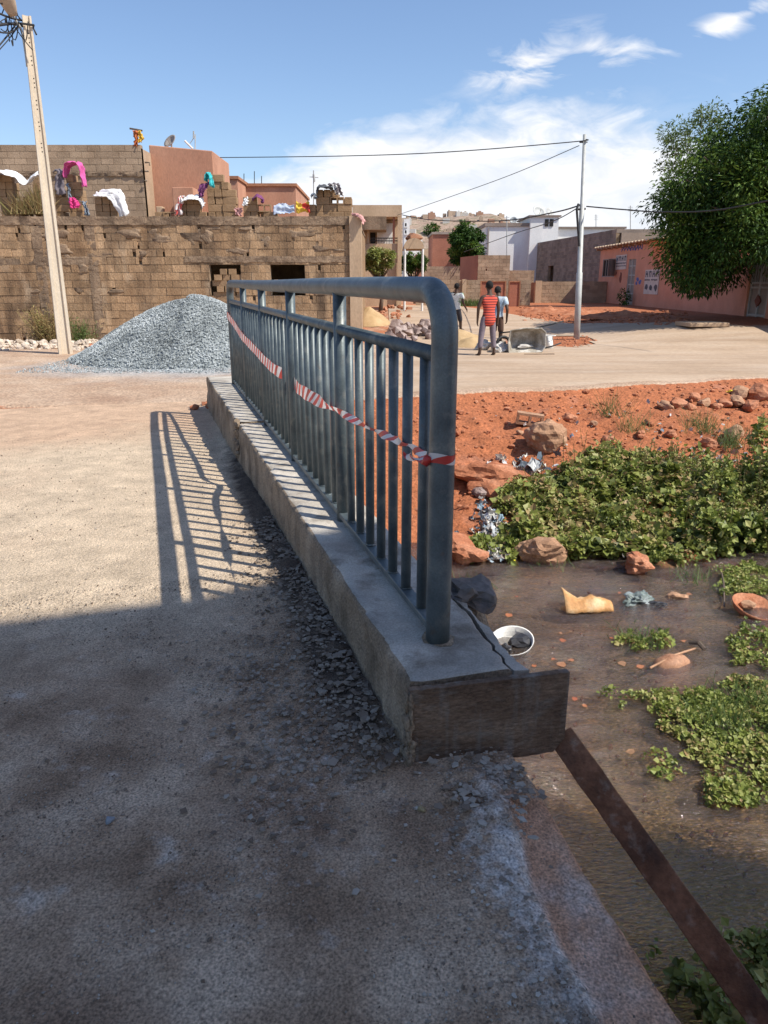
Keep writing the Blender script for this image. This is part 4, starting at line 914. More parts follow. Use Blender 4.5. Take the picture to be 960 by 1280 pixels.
m.add(V, [(i * 10 + k, i * 10 + (k + 1) % 10, (i + 1) * 10 + (k + 1) % 10, (i + 1) * 10 + k) for i in range(8) for k in range(10)] + [tuple(range(10))[::-1], tuple(80 + k for k in range(10))])
m.build('lamp_head', flat('lamp_shell', (.45, .35, .26), .5), lt, smooth=True)
# wires
def wire(pts, r_, label, cat='cable', group=None, n=10, name='overhead_wire'):
    m = MB(); m.tube(smoothp([Vector(p) for p in pts], n), r_, 5); return tag(m.build(name, M['cable'], smooth=True), label, cat, group)
yp = pb.y - .2
for a, b, c_, rr, lab in (((29, 26), (12, 22), (-12, 12), .022, 'upper black cable leaving the concrete pole to the left'),
                     ((27, 30), (10, 30), (-12, 33), .03, 'thick bunched black cable leaving the concrete pole'),
                     ((24, 31), (12, 41), (-14, 38), .018, 'sagging black cable under the bunched one at the concrete pole'),
                     ((20, 30), (8, 46), (-14, 72), .018, 'black cable dropping steeply left from the concrete pole'),
                     ((22, 34), (10, 50), (-8, 70), .012, 'thin cable beside the one dropping from the concrete pole'),
                     ((26, 24), (10, 8), (-10, 2), .014, 'thin cable rising left behind the lamp')):
    wire([P(*a, yp), P(*b, yp - .4), P(*c_, yp - 1)], rr, lab)
m = MB()
for _ in range(14):
    p = P(14 + random.uniform(-10, 14), 30 + random.uniform(-10, 12), yp - .2); q = p + Vector((random.gauss(0, .25), random.gauss(0, .1), random.gauss(0, .2))); m.tube(smoothp([p, (p + q) / 2 + Vector((0, 0, random.gauss(0, .15))), q], 4), .012, 4)
tag(m.build('cable_tangle', M['cable']), 'tangle of black cable ends beside the pole top', 'cable')
# steel pole right of centre
pb2 = P(721, 427, 22.9); top2 = P(731, 168, 22.9)
t = thing('steel_pole', 'slim pale steel power pole in a patch of red soil by the road', 'pole', pb2)
m = MB(); ax2 = top2 - pb2; m.tube([pb2 - Vector((0, 0, .3)), pb2 + ax2 * .35, pb2 + ax2 * .352, pb2 + ax2 * .68, pb2 + ax2 * .682, top2], [.092, .092, .075, .07, .055, .05], 16); m.build('shaft', M['steel'], t, smooth=True)
m = MB(); c = pb2 + ax2 * .655; m.tube([c + Vector((-.02, -.09, -1.0)), c + Vector((-.16, -.05, .0)), c + Vector((-.11, 0, .15))], .035, 8); m.tube([c + Vector((-.15, -.05, 0)), c + Vector((.1, 0, .02))], .03, 6); m.tube([top2 - ax2 * .035 + Vector((-.14, 0, 0)), top2 - ax2 * .035 + Vector((.08, 0, 0))], .02, 6); m.build('insulator_bracket', M['cable'], t)
yq = 22.9
wire([P(729, 174, yq), P(720, 177, yq), P(560, 190, 24), P(430, 195, 26), P(275, 197, 29)], .014, 'long thin wire running left from the steel pole top to the terrace roofs')
wire([P(724, 182, yq), P(640, 218, 27), P(560, 247, 32), P(485, 273, 38)], .011, 'thin wire slanting down left from the steel pole head')
wire([P(724, 257, yq), P(690, 266, 26), P(625, 276, 32), P(540, 275, 40), P(500, 268, 44)], .022, 'thick cable sagging left from the middle of the steel pole')
wire([P(722, 260, yq), P(690, 277, 27), P(640, 293, 35), P(580, 315, 44)], .016, 'cable running down left from the steel pole to the brown block hut')
wire([P(733, 258, yq), P(780, 262, 22), P(830, 265, 21), P(900, 262, 20), P(1010, 240, 18)], .018, 'cable running right from the steel pole into the tree')

# ------------------------------------------------------------------ right side of the street
XF = 12.6                                   # plane of the salmon facade
def FY(px): return PX(px, 350, XF).y
def FZ(px, py): return PX(px, py, XF).z
yA, yB, yC, yD = FY(748), FY(812), FY(934), FY(961)
GZ = .38
t = thing('salmon_shop', 'low salmon shop house with barred window, grey door and tin roof edge', 'house', (XF + 2, (yA + yB) / 2, GZ))
def fwall(m, ya, yb, z0, z1, th=.2, opens=()):   # wall on plane X = XF, opens as (yfar, ynear, z0, z1)
    cuts = sorted(set([yb, ya] + [v for o in opens for v in o[:2]]))
    for a, b in zip(cuts, cuts[1:]):
        zs = [(z0, z1)]
        for (oa, ob, oz0, oz1) in opens:
            if min(oa, ob) < (a + b) / 2 < max(oa, ob):
                ns = []
                for (x, y) in zs:
                    if oz0 > x: ns.append((x, min(y, oz0)))
                    if oz1 < y: ns.append((max(x, oz1), y))
                zs = ns
        for x, y in zs: m.bbox(XF, XF + th, a, b, x, y)
win = (FY(752.5), FY(767), FZ(760, 345), FZ(760, 325)); dr = (FY(784), FY(793), GZ - .1, FZ(788, 324))
zA = FZ(748, 311); zB = FZ(812, 302)
m = MB(); fwall(m, yA, yB, GZ - .3, (zA + zB) / 2, .2, (win, dr)); m.bbox(XF + .2, XF + 5, yA - .2, yA, GZ - .3, (zA + zB) / 2); m.bbox(XF + .2, XF + 5, yB, yB + .2, GZ - .3, (zA + zB) / 2); m.bbox(XF + 4.8, XF + 5, yB + .2, yA - .2, GZ - .3, (zA + zB) / 2); m.build('wall', M['render_pink'], t)
m = MB(); z0_, z1_ = zA + .10, zB + .16; V = []; nn = 60
for i in range(nn + 1):
    y = yA + .2 + (yB - 1.2 - yA - .2) * i / nn; wz = .03 * math.sin(i * 2.1)
    for x, z in ((XF - .35, -.12), (XF + 5.2, .55)): V.append(Vector((x, y, (z0_ + z1_) / 2 + z + wz)))
m.add(V, [(i * 2, i * 2 + 1, (i + 1) * 2 + 1, (i + 1) * 2) for i in range(nn)]); o = m.build('tin_roof', M['tin'], t); o.modifiers.new('thick', 'SOLIDIFY').thickness = .05
for k in range(9): y = yA - .3 - k * (yA - yB) / 9; m = MB(); m.bbox(XF - .33, XF + .4, y - .05, y + .05, (z0_ + z1_) / 2 - .26, (z0_ + z1_) / 2 - .17); m.build('rafter_end', M['tanrock'], t)
f = MB(); f.bbox(XF + .06, XF + .1, win[1], win[0], win[2], win[3]); wo = f.build('window', M['dark'], t)
f = MB(); 
for k in range(5): y = win[1] + (win[0] - win[1]) * k / 4; f.bbox(XF - .01, XF + .03, y - .03, y + .03, win[2], win[3])
f.bbox(XF - .012, XF + .032, win[1] - .05, win[0] + .05, win[2] - .05, win[2]); f.bbox(XF - .012, XF + .032, win[1] - .05, win[0] + .05, win[3], win[3] + .05); f.build('window_bars', M['doorm'], wo)
f = MB(); f.bbox(XF - .5, XF - .46, win[1] - .03, win[1] + .0, win[2], win[3]); f.hull([(XF - .01, win[1] - .04, win[2]), (XF - .5, win[1] - .5, win[2]), (XF - .5, win[1] - .5, win[3]), (XF - .01, win[1] - .04, win[3]), (XF - .03, win[1] - .01, win[2]), (XF - .52, win[1] - .47, win[2]), (XF - .52, win[1] - .47, win[3]), (XF - .03, win[1] - .01, win[3])], [(0, 1, 2, 3), (7, 6, 5, 4), (0, 4, 5, 1), (2, 6, 7, 3), (1, 5, 6, 2), (3, 7, 4, 0)]); f.build('shutter', M['doorm'], wo)
f = MB(); f.bbox(XF + .05, XF + .09, dr[1], dr[0], GZ - .05, dr[3]); do = f.build('door', M['doorm'], t)
f = MB()
for y in (dr[1] + .04, (dr[0] + dr[1]) / 2, dr[0] - .04): f.bbox(XF + .02, XF + .048, y - .035, y + .035, GZ, dr[3])
for k in range(5): z = GZ + .1 + k * .45; f.bbox(XF + .025, XF + .049, dr[1], dr[0], z, z + .06)
f.build('door_rails', M['steel'], do)
# boards with lettering-like rows, built as flat boards at their place
M['boardw'] = flat('board_white', (.62, .56, .52), .8); M['ink'] = flat('board_ink', (.10, .10, .12), .8); M['inkblue'] = flat('blue_paint', (.10, .16, .42), .8); M['inkred'] = flat('brown_paint', (.20, .07, .05), .8)
def board(name, lab, a, b, c, d, rows, xoff=.02):
    """a,b far/near columns; c,d top/bottom pixel rows"""
    y0, y1 = FY(a), FY(b); zt_, zb2 = FZ((a + b) / 2, c), FZ((a + b) / 2, d); root = thing(name, lab, 'sign', (XF - .02, (y0 + y1) / 2, zb2))
    m = MB(); m.bbox(XF - .03, XF - .004, y1, y0, zb2, zt_); m.build('panel', M['boardw'], root)
    m = MB()
    for (f0, f1, kind) in rows:
        za, zc = zt_ - (zt_ - zb2) * f0, zt_ - (zt_ - zb2) * f1; n_ = {'big': 4, 'small': 13, 'pic': 3}[kind]
        for k in range(n_):
            ya = y0 - (y0 - y1) * (k + .18) / n_; yb_ = y0 - (y0 - y1) * (k + .85) / n_
            if kind == 'big':   # stout capitals
                w = (ya - yb_)
                m.bbox(XF - .036, XF - .0305, yb_, yb_ + w * .3, zc, za); m.bbox(XF - .036, XF - .0305, yb_ + w * .7, ya, zc, za); m.bbox(XF - .036, XF - .0305, yb_ + w * .3, yb_ + w * .7, (za if k % 2 else (za + zc) / 2 + .04) - .08, za if k % 2 else (za + zc) / 2 + .04)
            elif kind == 'small':
                if random.random() < .85: m.bbox(XF - .036, XF - .0305, yb_, ya, zc + random.random() * .3 * (za - zc), za)
            else: m.rock((XF - .033, (ya + yb_) / 2, (za + zc) / 2), (.004, abs(ya - yb_) * .45, (za - zc) * random.uniform(.3, .5)), 2, .5, rz=0)
    m.build('lettering', M['ink'], root); return root
board('wall_sign', 'white painted notice board with dark capitals left of the grey shop door', 768.5, 781.5, 319, 337, [(.08, .42, 'big'), (.52, .62, 'small'), (.72, .80, 'small')])
board('wall_poster', 'tall white poster with dark heading and picture on the salmon wall right of the door', 806.5, 824, 337, 368, [(.05, .30, 'big'), (.38, .46, 'small'), (.56, .86, 'pic')])
m = MB()
for k in range(9):                           # faded blue script under the roof
    y = FY(776 + k * 2.9); zc = FZ(776 + k * 2.9, 311.5 - k * .25); pts = [Vector((XF - .008, y + .12 * q - .1 * (q % 2), zc + .13 * math.sin(q * 2.2 + k))) for q in range(4)]; m.tube(pts, .028, 4)
tag(m.build('painted_script', M['inkblue']), 'faded blue painted script high on the salmon shop wall', 'lettering')
m = MB()
for (px, py, s_) in ((797, 349, .14), (800, 352, .16), (796, 354, .10)): m.rock((XF - .004, FY(px), FZ(px, py)), (.008, s_ * 1.4, s_ * .7), 2, .4, rz=0)
tag(m.build('blue_daub', M['inkblue']), 'small blue painted daub on the salmon wall right of the door', 'painted mark')
m = MB()
for (px, py, s_) in ((775.5, 345.5, .22), (769.5, 342, .1)): m.rock((XF - .004, FY(px), FZ(px, py)), (.012, s_, s_), 2, .6, rz=0)
tag(m.build('brown_daub', M['inkred']), 'brown painted shape under the white notice board', 'painted mark')
# boundary wall, gate door
t = thing('salmon_yard_wall', 'long salmon plastered yard wall running from the shop to the tall grey gate under the tree', 'wall', (XF, (yB + yC) / 2, GZ))
zw = (FZ(830, 331) + FZ(934, 328)) / 2
m = MB(); fwall(m, yB - .003, yC, GZ - .3, zw, .2); m.build('wall', M['render_pink'], t)
m = MB(); m.bbox(XF - .03, XF + .23, yC, yB - .003, zw, zw + .05); m.build('coping', M['render_pink'], t)
m = MB(); m.bbox(XF - .06, XF + .26, yC - .25, yC + .02, GZ - .3, FZ(934, 322)); m.build('gate_pier', M['render_pink'], t)
m = MB(); m.bbox(XF - .002, XF + .2, yD - 6, yD - .1, GZ - .3, FZ(950, 330)); m.build('near_wall', M['render_pink'], t)
t = thing('yard_gate', 'tall grey metal gate with a dark diamond set in the salmon wall', 'gate', (XF, (yC + yD) / 2, GZ))
gy0, gy1 = yC - .26, yD - .1; gt = FZ(948, 318)
m = MB(); m.bbox(XF + .05, XF + .1, gy1, gy0, GZ - .05, gt); m.build('leaf_panel', M['doorm'], t)
m = MB(); 
for y in (gy1 + .05, (gy0 + gy1) / 2, gy0 - .05): m.bbox(XF + .01, XF + .049, y - .05, y + .05, GZ, gt)
for z in (GZ + .05, GZ + .95, GZ + 1.1, gt - .1): m.bbox(XF + .005, XF + .045, gy1, gy0, z, z + .06)
for k in range(8): y = gy1 + .1 + (gy0 - gy1 - .2) * k / 7; m.bbox(XF + .02, XF + .046, y - .015, y + .015, GZ + 1.1, gt - .1)
m.build('gate_rails', M['steel'], t)
m = MB(); yc_ = (gy0 + gy1) / 2; zc_ = GZ + .55; m.hull([(XF - .005, yc_, zc_ + .22), (XF - .005, yc_ + .2, zc_), (XF - .005, yc_, zc_ - .22), (XF - .005, yc_ - .2, zc_), (XF + .045, yc_, zc_ + .22), (XF + .045, yc_ + .2, zc_), (XF + .045, yc_, zc_ - .22), (XF + .045, yc_ - .2, zc_)], [(0, 1, 2, 3), (7, 6, 5, 4), (0, 4, 5, 1), (1, 5, 6, 2), (2, 6, 7, 3), (3, 7, 4, 0)]); m.build('diamond_panel', M['inkred'], t)
# concrete slab bridge over gutter, table in the shade, door plant
c = PX(878, 406, XF - 2.2); c.z = roadz(c.x, c.y) + .08
m = MB(); m.box(hit(877, 408) + Vector((0, 0, .07)), (1.25, 1.0, .12), .1); tag(bevel(m.build('gutter_slab', M['render_tan']), .015), 'flat tan concrete slab lying at the roadside in front of the salmon wall', 'slab')
t = thing('low_bench', 'low dark wooden bench in the shade at the left corner of the salmon shop', 'bench', Vector((XF - 1.0, FY(752), GZ - .0)))
q = WPOS[t.name]; m = MB(); m.box(q + Vector((0, 0, .5)), (.5, 1.9, .05)); m.build('seat', M['wood'], t)
for sx_, sy_ in ((-1, -1), (1, -1), (-1, 1), (1, 1)): m = MB(); m.box(q + Vector((.2 * sx_, .85 * sy_, .235)), (.06, .06, .48)); m.build('leg', M['wood'], t)

def leafy(m, c, rad, n, sz, hang=0):
    c = Vector(c)
    for _ in range(n):
        d = Vector((random.gauss(0, 1), random.gauss(0, 1), random.gauss(0, 1))).normalized(); r_ = random.random() ** .4
        p = c + Vector((d.x * rad[0], d.y * rad[1], d.z * rad[2])) * r_
        m.leaf(p, (d + Vector((random.gauss(0, .5), random.gauss(0, .5), random.gauss(0, .5) - hang))), sz * .45, sz * random.uniform(.7, 1.3), r=random.random())
m = MB(); q = Vector((XF - .45, FY(793), GZ)); leafy(m, q + Vector((0, 0, .4)), (.3, .4, .45), 260, .14); tag(m.build('doorstep_plant', M['leaf']), 'dark leafy plant beside the grey shop door', 'plant')

# grey unfinished house: its long side faces the street, in shade
XG = 11.4; gYa = PX(651, 340, XG).y; gYb = PX(815, 340, XG).y
XG = 12.9
t = thing('grey_block_house', 'long unplastered grey-brown block house with one dark doorway behind the steel pole', 'house', (XG + 2, 52, GZ))
g0 = P(651, 340, 68); g1y = yA + .25
p0 = (PX(655, 340, 12.9).x, 66.0); zr = P(651, 305, 66).z
XG0 = P(651, 340, 66).x; a = (XG0, 66.0); b = (XF + .9, g1y)
zr0, zr1 = P(651, 304, 66).z, PX(745, 296, XF + .9).z
d = Vector((b[0] - a[0], b[1] - a[1], 0)); Ld = d.length
do0 = (P(684, 340, 54.5).x, 54.5)
ud = None
def along(px):  # distance along a-b where the picture column px meets the wall
    k = (px - 480) / FPX / (CP + .3117 * SP); lo, hi = 0, Ld
    for _ in range(40):
        mid = (lo + hi) / 2; q = Vector((a[0], a[1], 0)) + d / Ld * mid
        if q.x / q.y < k: lo = mid
        else: hi = mid
    return lo
m, mo = MB(), MB(); s0 = along(684); s1 = along(691)
zr = (zr0 + zr1) / 2
block_wall(m, mo, a, b, .0, zr, .2, .45, .22, ((s0, s1, -1, P(688, 330, 55).z),), .01, .6)
m.build('block_wall', M['block_grey'], t); mo.build('mortar_joints', M['mortar'], t)
m = MB(); m.hull([(a[0], a[1], zr), (b[0], b[1], zr), (b[0] + 9, b[1], zr), (a[0] + 9, a[1], zr), (a[0], a[1], zr - .2), (b[0], b[1], zr - .2), (b[0] + 9, b[1], zr - .2), (a[0] + 9, a[1], zr - .2)], [(0, 1, 2, 3), (7, 6, 5, 4), (0, 4, 5, 1), (1, 5, 6, 2), (2, 6, 7, 3), (3, 7, 4, 0)]); m.build('roof_slab', M['block_grey'], t)
m = MB(); m.bbox(b[0] + .25, b[0] + 9, b[1] - .2, b[1], 0, zr - .2); m.bbox(b[0] + 8.8, b[0] + 9, b[1], a[1], 0, zr - .2); m.build('end_wall', M['block_grey'], t)
t0 = P(651, 320, 65.5); m = MB(); m.bbox(t0.x - .8, t0.x, 65.4, 65.8, t0.z, t0.z + .12); m.bbox(t0.x - .5, t0.x, 65.4, 65.8, t0.z - 1.1, t0.z - .8); m.build('projecting_sill', M['block_grey'], t)

# low block wall with its end pillar
YW = 43.6
t = thing('low_yard_wall', 'low tan block wall with an end pillar, half in diagonal shadow', 'wall', P(705, 384, YW))
x0, x1 = P(668, 380, YW).x, XF - .02; zt2 = P(700, 352, YW).z
m, mo = MB(), MB(); block_wall(m, mo, (x0 + .35, YW), (x1, YW), .1, zt2, .2, .42, .2, (), .01, .6); m.build('block_wall', M['block_tan'], t); mo.build('mortar_joints', M['mortar'], t)
m = MB(); m.bbox(x0 - .0, x0 + .35, YW - .06, YW + .3, .1, zt2 + .05); m.build('end_pillar', M['render_tan'], t)
m = MB(); m.bbox(x0 - .05, x0, YW - .05, YW + 1.6, .1, zt2 - .05); m.build('return_panel', M['block_red'], t)
# brown sheet gates and wall left of it
for (pa, pb_, lab) in ((600, 632, 'wide brown sheet gate leaf behind the man in red'), (635, 650, 'narrow brown sheet gate leaf left of the low wall pillar')):
    Yg = 37; xa_, xb_ = P(pa, 370, Yg).x, P(pb_, 370, Yg).x; zt3 = P(pa, 351, Yg).z
    t = thing('sheet_gate', lab, 'gate', ((xa_ + xb_) / 2, Yg, .3)); m = MB(); m.bbox(xa_, xb_, Yg, Yg + .05, .25, zt3); m.build('sheet', M['render_brick'], t)
    m = MB(); m.bbox(xa_, xa_ + .06, Yg - .04, Yg - .003, .25, zt3); m.bbox(xb_ - .06, xb_, Yg - .04, Yg - .003, .25, zt3); m.bbox(xa_ + .06, xb_ - .06, Yg - .04, Yg - .003, zt3 - .06, zt3); m.build('gate_frame', M['block_red'], t)
Yg = 38.5
t = thing('yard_wall', 'low pale block wall with grass at its foot left of the brown gates', 'wall', P(585, 384, Yg))
m, mo = MB(), MB(); block_wall(m, mo, (P(520, 370, Yg).x, Yg), (P(663, 370, Yg).x, Yg), .2, P(580, 350, Yg).z, .2, .42, .2, (), 0, .6); m.build('block_wall', M['block_tan'], t); mo.build('mortar_joints', M['mortar'], t)
m = MB(); m.bbox(P(577, 370, Yg).x, P(582, 370, Yg).x, Yg - .2, Yg - .02, .2, P(580, 349, Yg).z); m.build('pillar', M['render_tan'], t)
m = MB(); strands(m, P(588, 384, Yg - .6), .5, .2, .45, 300, .02, .3); tag(m.build('grass_tuft', M['leaf_pale']), 'pale green grass at the foot of the pale block wall', 'grass', kind='stuff')
# brown block hut
Yh = 46
t = thing('brown_block_hut', 'square brown block hut with a dark red shaded left side, before the white house', 'house', P(606, 375, Yh))
zt4 = P(606, 319, Yh).z; xm, xr_ = P(597, 340, Yh).x, P(637, 340, Yh).x; xl_ = P(575, 340, Yh + 4).x
m, mo = MB(), MB(); block_wall(m, mo, (xm, Yh), (xr_, Yh), .2, zt4, .2, .42, .21, (), .01, .6); m.build('block_front', M['block_tan'], t); mo.build('mortar_joints', M['mortar'], t)
m = MB(); m.hull([(xm, Yh + .01, .2), (xr_, Yh + .24, .2), (xr_, Yh + 5, .2), (xl_, Yh + 4, .2), (xm, Yh + .01, zt4), (xr_, Yh + .24, zt4), (xr_, Yh + 5, zt4), (xl_, Yh + 4, zt4)], [(3, 2, 1, 0), (4, 5, 6, 7), (0, 1, 5, 4), (1, 2, 6, 5), (2, 3, 7, 6), (3, 0, 4, 7)]); m.build('side_walls', M['render_brick'], t)
t = thing('lean_block_wall', 'plain tan block wall joining the brown block hut on its right', 'wall', P(650, 380, 47))
m, mo = MB(), MB(); block_wall(m, mo, (xr_ + .02, 47), (P(668, 340, 47).x, 47), .2, P(650, 338, 47).z, .2, .42, .21, (), .01, .6); m.build('block_wall', M['block_tan'], t); mo.build('mortar_joints', M['mortar'], t)
t = thing('far_yard_wall', 'tan block yard wall below the brick red house', 'wall', P(552, 350, 55))
m, mo = MB(), MB(); block_wall(m, mo, (P(530, 340, 55).x, 55), (P(580, 340, 55).x, 55), .2, P(552, 333, 55).z, .2, .42, .21, (), .02, .6); m.build('block_wall', M['block_tan'], t); mo.build('mortar_joints', M['mortar'], t)

def simple_house(name, lab, pxl, pxr, pyt, Y, mat, depth=8, side=None, cop=None, base=.2, wins=(), corner=None):
    x0, x1 = P(pxl, 300, Y).x, P(pxr, 300, Y).x; zt_ = P((pxl + pxr) / 2, pyt, Y).z
    t = thing(name, lab, 'house', ((x0 + x1) / 2, Y + depth / 2, base)); m = MB(); m.bbox(x0, x1, Y, Y + depth, base, zt_); m.build('wall', mat, t)
    if cop: m = MB(); m.bbox(x0 - .1, x1 + .1, Y - .12, Y + depth, zt_ + .003, zt_ + cop[0]); m.build('parapet_coping', cop[1], t)
    for (a, b, c, d_) in wins:
        w = MB(); w.bbox(P(a, 300, Y).x, P(b, 300, Y).x, Y - .03, Y + .05, P(a, d_, Y).z, P(a, c, Y).z); wn = w.build('window', M['dark'], t)
        w = MB(); xa_, xb_, za_, zb_2 = P(a, 300, Y).x, P(b, 300, Y).x, P(a, d_, Y).z, P(a, c, Y).z; w.bbox(xa_ - .08, xa_, Y - .06, Y - .002, za_, zb_2); w.bbox(xb_, xb_ + .08, Y - .06, Y - .002, za_, zb_2); w.bbox(xa_ - .08, xb_ + .08, Y - .08, Y - .002, za_ - .1, za_); w.build('frame', M['render_white'], wn)
    return t
t = simple_house('white_house', 'large white rendered house with plain walls behind the brown block hut', 607, 664, 283, 62, M['render_white'], 14, cop=(.25, M['block_grey']), wins=())
x0_, x1_ = P(662, 300, 61.5).x, P(697, 300, 61.5).x
m = MB(); m.bbox(x0_, x1_, 61.5, 67, .2, P(680, 271, 61.5).z); m.build('stair_tower', M['render_white'], t)
m = MB(); m.bbox(x0_ - .15, x1_ + .15, 61.35, 67.1, P(680, 271, 61.5).z + .003, P(680, 269, 61.5).z); m.build('tower_coping', M['block_grey'], t)
for a in (682, 688): w = MB(); w.bbox(P(a, 300, 61.5).x - .14, P(a, 300, 61.5).x + .14, 61.44, 61.55, P(a, 283, 61.5).z, P(a, 274, 61.5).z); w.build('window', M['dark'], t)
m = MB(); m.bbox(x1_ + .003, P(778, 300, 64).x, 64, 74, .2, P(740, 286, 64).z); m.build('right_wing', M['render_white'], t)
m = MB(); m.bbox(x1_ + .16, P(778, 300, 64).x + .2, 63.8, 74, P(740, 286, 64).z + .003, P(740, 283.5, 64).z); m.build('wing_coping', M['block_grey'], t)
m = MB(); m.bbox(P(609.5, 300, 62).x, P(611, 300, 62).x, 61.9, 61.997, .2, P(609, 285, 62).z); m.build('downpipe', M['doorm'], t)
dish('satellite_dish', P(673, 266, 62.5), .55, label='large white satellite dish on the white house stair tower', tilt=(.3, -.8, .6))
dish('satellite_dish', P(686, 266, 62.8), .4, label='smaller white satellite dish at the right of the tower top', tilt=(.5, -.7, .6))
dish('satellite_dish', P(642, 276, 64), .3, label='small white satellite dish near the left parapet of the white house', tilt=(-.3, -.8, .5))
for px, top, bot, Ya, lab in ((633.5, 270, 330, 58, 'tall thin aerial mast before the white house left wall'), (745, 268, 284, 64, 'short thin mast on the white house right wing'), (788, 257, 292, 60, 'lattice aerial mast rising behind the salmon shop')):
    t = thing('roof_antenna', lab, 'antenna', P(px, bot, Ya)); m = MB(); m.tube([P(px, bot, Ya), P(px, top, Ya)], .035, 5)
    for k in range(3): z_ = top + 2 + k * 2.4; m.tube([P(px - 3, z_, Ya), P(px + 3, z_, Ya)], .02, 4)
    m.build('mast', M['steel'], t)
simple_house('tan_roof_room', 'small tan roof room peeping over the white house wall', 641, 655, 280, 78, M['render_tan'], 5)
simple_house('brick_red_house', 'plain brick red block house left of the dark tree', 541, 574, 293, 72, M['render_brick'], 7, cop=(.2, M['block_grey']))
simple_house('far_red_house', 'small distant red roofed house above the dark tree', 598, 608, 283, 95, M['render_brick'], 6)
simple_house('white_tower_house', 'narrow distant white tall house right of the balcony house', 505, 512, 274, 70, M['render_white'], 5, wins=((506, 508, 279, 283), (506, 508, 288, 292)))

# balcony house
Yk = 37
t = thing('balcony_house', 'tan two-storey house with shaded balcony and iron rail at the end of the street', 'house', P(474, 388, Yk))
def BZ(py): return P(474, py, Yk).z
def BX(px): return P(px, 300, Yk).x
m = MB(); m.bbox(BX(438), BX(503), Yk + 1.6, Yk + 7, BZ(389), BZ(272)); m.bbox(BX(450), BX(499), Yk + .1, Yk + 1.6, BZ(389), BZ(320)); m.build('wall', M['render_tan'], t)
m = MB(); m.bbox(BX(441), BX(502), Yk - .1, Yk + 7.1, BZ(271), BZ(256.5)); m.build('roof_parapet', M['render_tan'], t)
m = MB(); m.bbox(BX(443), BX(483), Yk - .5, Yk + 1.59, BZ(288), BZ(271.6)); m.build('sagging_canopy', M['bond'], t)
m = MB(); m.bbox(BX(450), BX(503), Yk, Yk + .15, BZ(320), BZ(304.5)); m.build('balcony_parapet', M['render_tan'], t)
m = MB(); m.bbox(BX(450), BX(503), Yk + .15, Yk + 1.59, BZ(320), BZ(317)); m.build('balcony_floor', M['render_tan'], t)
m = MB()
for z in (297.5, 301): m.tube([Vector((BX(463), Yk + .05, BZ(z))), Vector((BX(499), Yk + .05, BZ(z)))], .025, 5)
for k in range(19): x = BX(463) + (BX(499) - BX(463)) * k / 18; m.tube([Vector((x, Yk + .05, BZ(304.5))), Vector((x, Yk + .05, BZ(297.5)))], .014, 4)
m.build('balcony_rail', M['cable'], t)
for (a, b, c, d_, mt) in ((497, 502, 389, 271.5, 'render_tan'), (458.5, 461.5, 304, 288, 'render_tan'), (491, 493.5, 304, 271.6, 'render_brick')): m = MB(); m.bbox(BX(a), BX(b), Yk - .12, Yk - .003, BZ(c), BZ(d_)) if mt == 'render_tan' and a == 497 else m.bbox(BX(a), BX(b), Yk + .02, Yk + .14, BZ(c), BZ(d_)); m.build('pillar', M[mt], t)
m = MB(); m.bbox(BX(471), BX(491), Yk + 1.5, Yk + 1.597, BZ(317), BZ(276)); m.build('white_wall_panel', M['render_white'], t)
w = MB(); w.bbox(BX(462), BX(469), Yk + 1.55, Yk + 1.597, BZ(317), BZ(284)); w.build('doorway', M['dark'], t)
# white-posted barrel canopy
Yc = 33
t = thing('barrel_canopy', 'small tan barrel roof canopy on two white posts', 'canopy', P(517, 388, Yc))
m = MB(); xa_, xb_ = P(505, 300, Yc).x, P(530, 300, Yc).x; za_, zc_ = P(517, 311, Yc).z, P(517, 297.5, Yc).z; V = []
for i in range(15):
    an = math.pi * i / 14; x = (xa_ + xb_) / 2 - (xb_ - xa_) / 2 * math.cos(an); z = za_ + (zc_ - za_) * math.sin(an) ** .8
    for y in (Yc, Yc + 2.2): V.append(Vector((x, y, z)))
m.add(V, [(i * 2, i * 2 + 2, i * 2 + 3, i * 2 + 1) for i in range(14)] + [tuple(range(0, 30, 2))[::-1], tuple(range(1, 30, 2))]); m.build('barrel_roof', M['render_tan'], t)
m = MB(); m.rock(Vector(((xa_ + xb_) / 2, Yc + 1, zc_ + .05)), (.35, .35, .2), 2, .3); m.build('roof_finial', M['block_red'], t)
for x in (xa_ + .04, xb_ - .04):
    m = MB(); m.tube([Vector((x, Yc + .05, roadz(x, Yc) - .1)), Vector((x, Yc + .05, za_))], .05, 8); m.build('post', M['white'], t)

# ------------------------------------------------------------------ hill with its houses, far trees
HY = 430
def hill_z(x, y):
    dx = x - P(545, 280, HY).x
    ridge = 35.5 * math.exp(-(max(0, abs(dx - 6) - 22) / 38) ** 2) ; ridge *= (1 + .10 * fn(x * .03, 2))
    return -1 + ridge * ss(HY - 190, HY, y) * (1 - .6 * ss(HY, HY + 200, y)) + 2.2 * fn(x * .05, y * .05) + .7 * fn(x * .3, y * .3, 4) - .5
M['hill'] = pmat('hill', [(.26, .18, .14), (.34, .25, .19), (.24, .20, .14)], .08, 1, .6, .8, grain=.3, stain=((.10, .105, .06), .22, .50, .62, .8), stain2=((.20, .12, .085), .5, .5, .65, .7))
sheet('hill', frange(-140, 220, 5) + [220], frange(HY - 200, HY + 220, 7) + [HY + 220], hill_z, M['hill'], {})
hm = [flat('hillhouse_%s' % k, c, .9, bump=0) for k, c in (('tan', (.44, .33, .24)), ('red', (.38, .22, .15)), ('white', (.6, .57, .52)))]
random.seed(11)
hx = lambda px: P(px, 280, HY).x
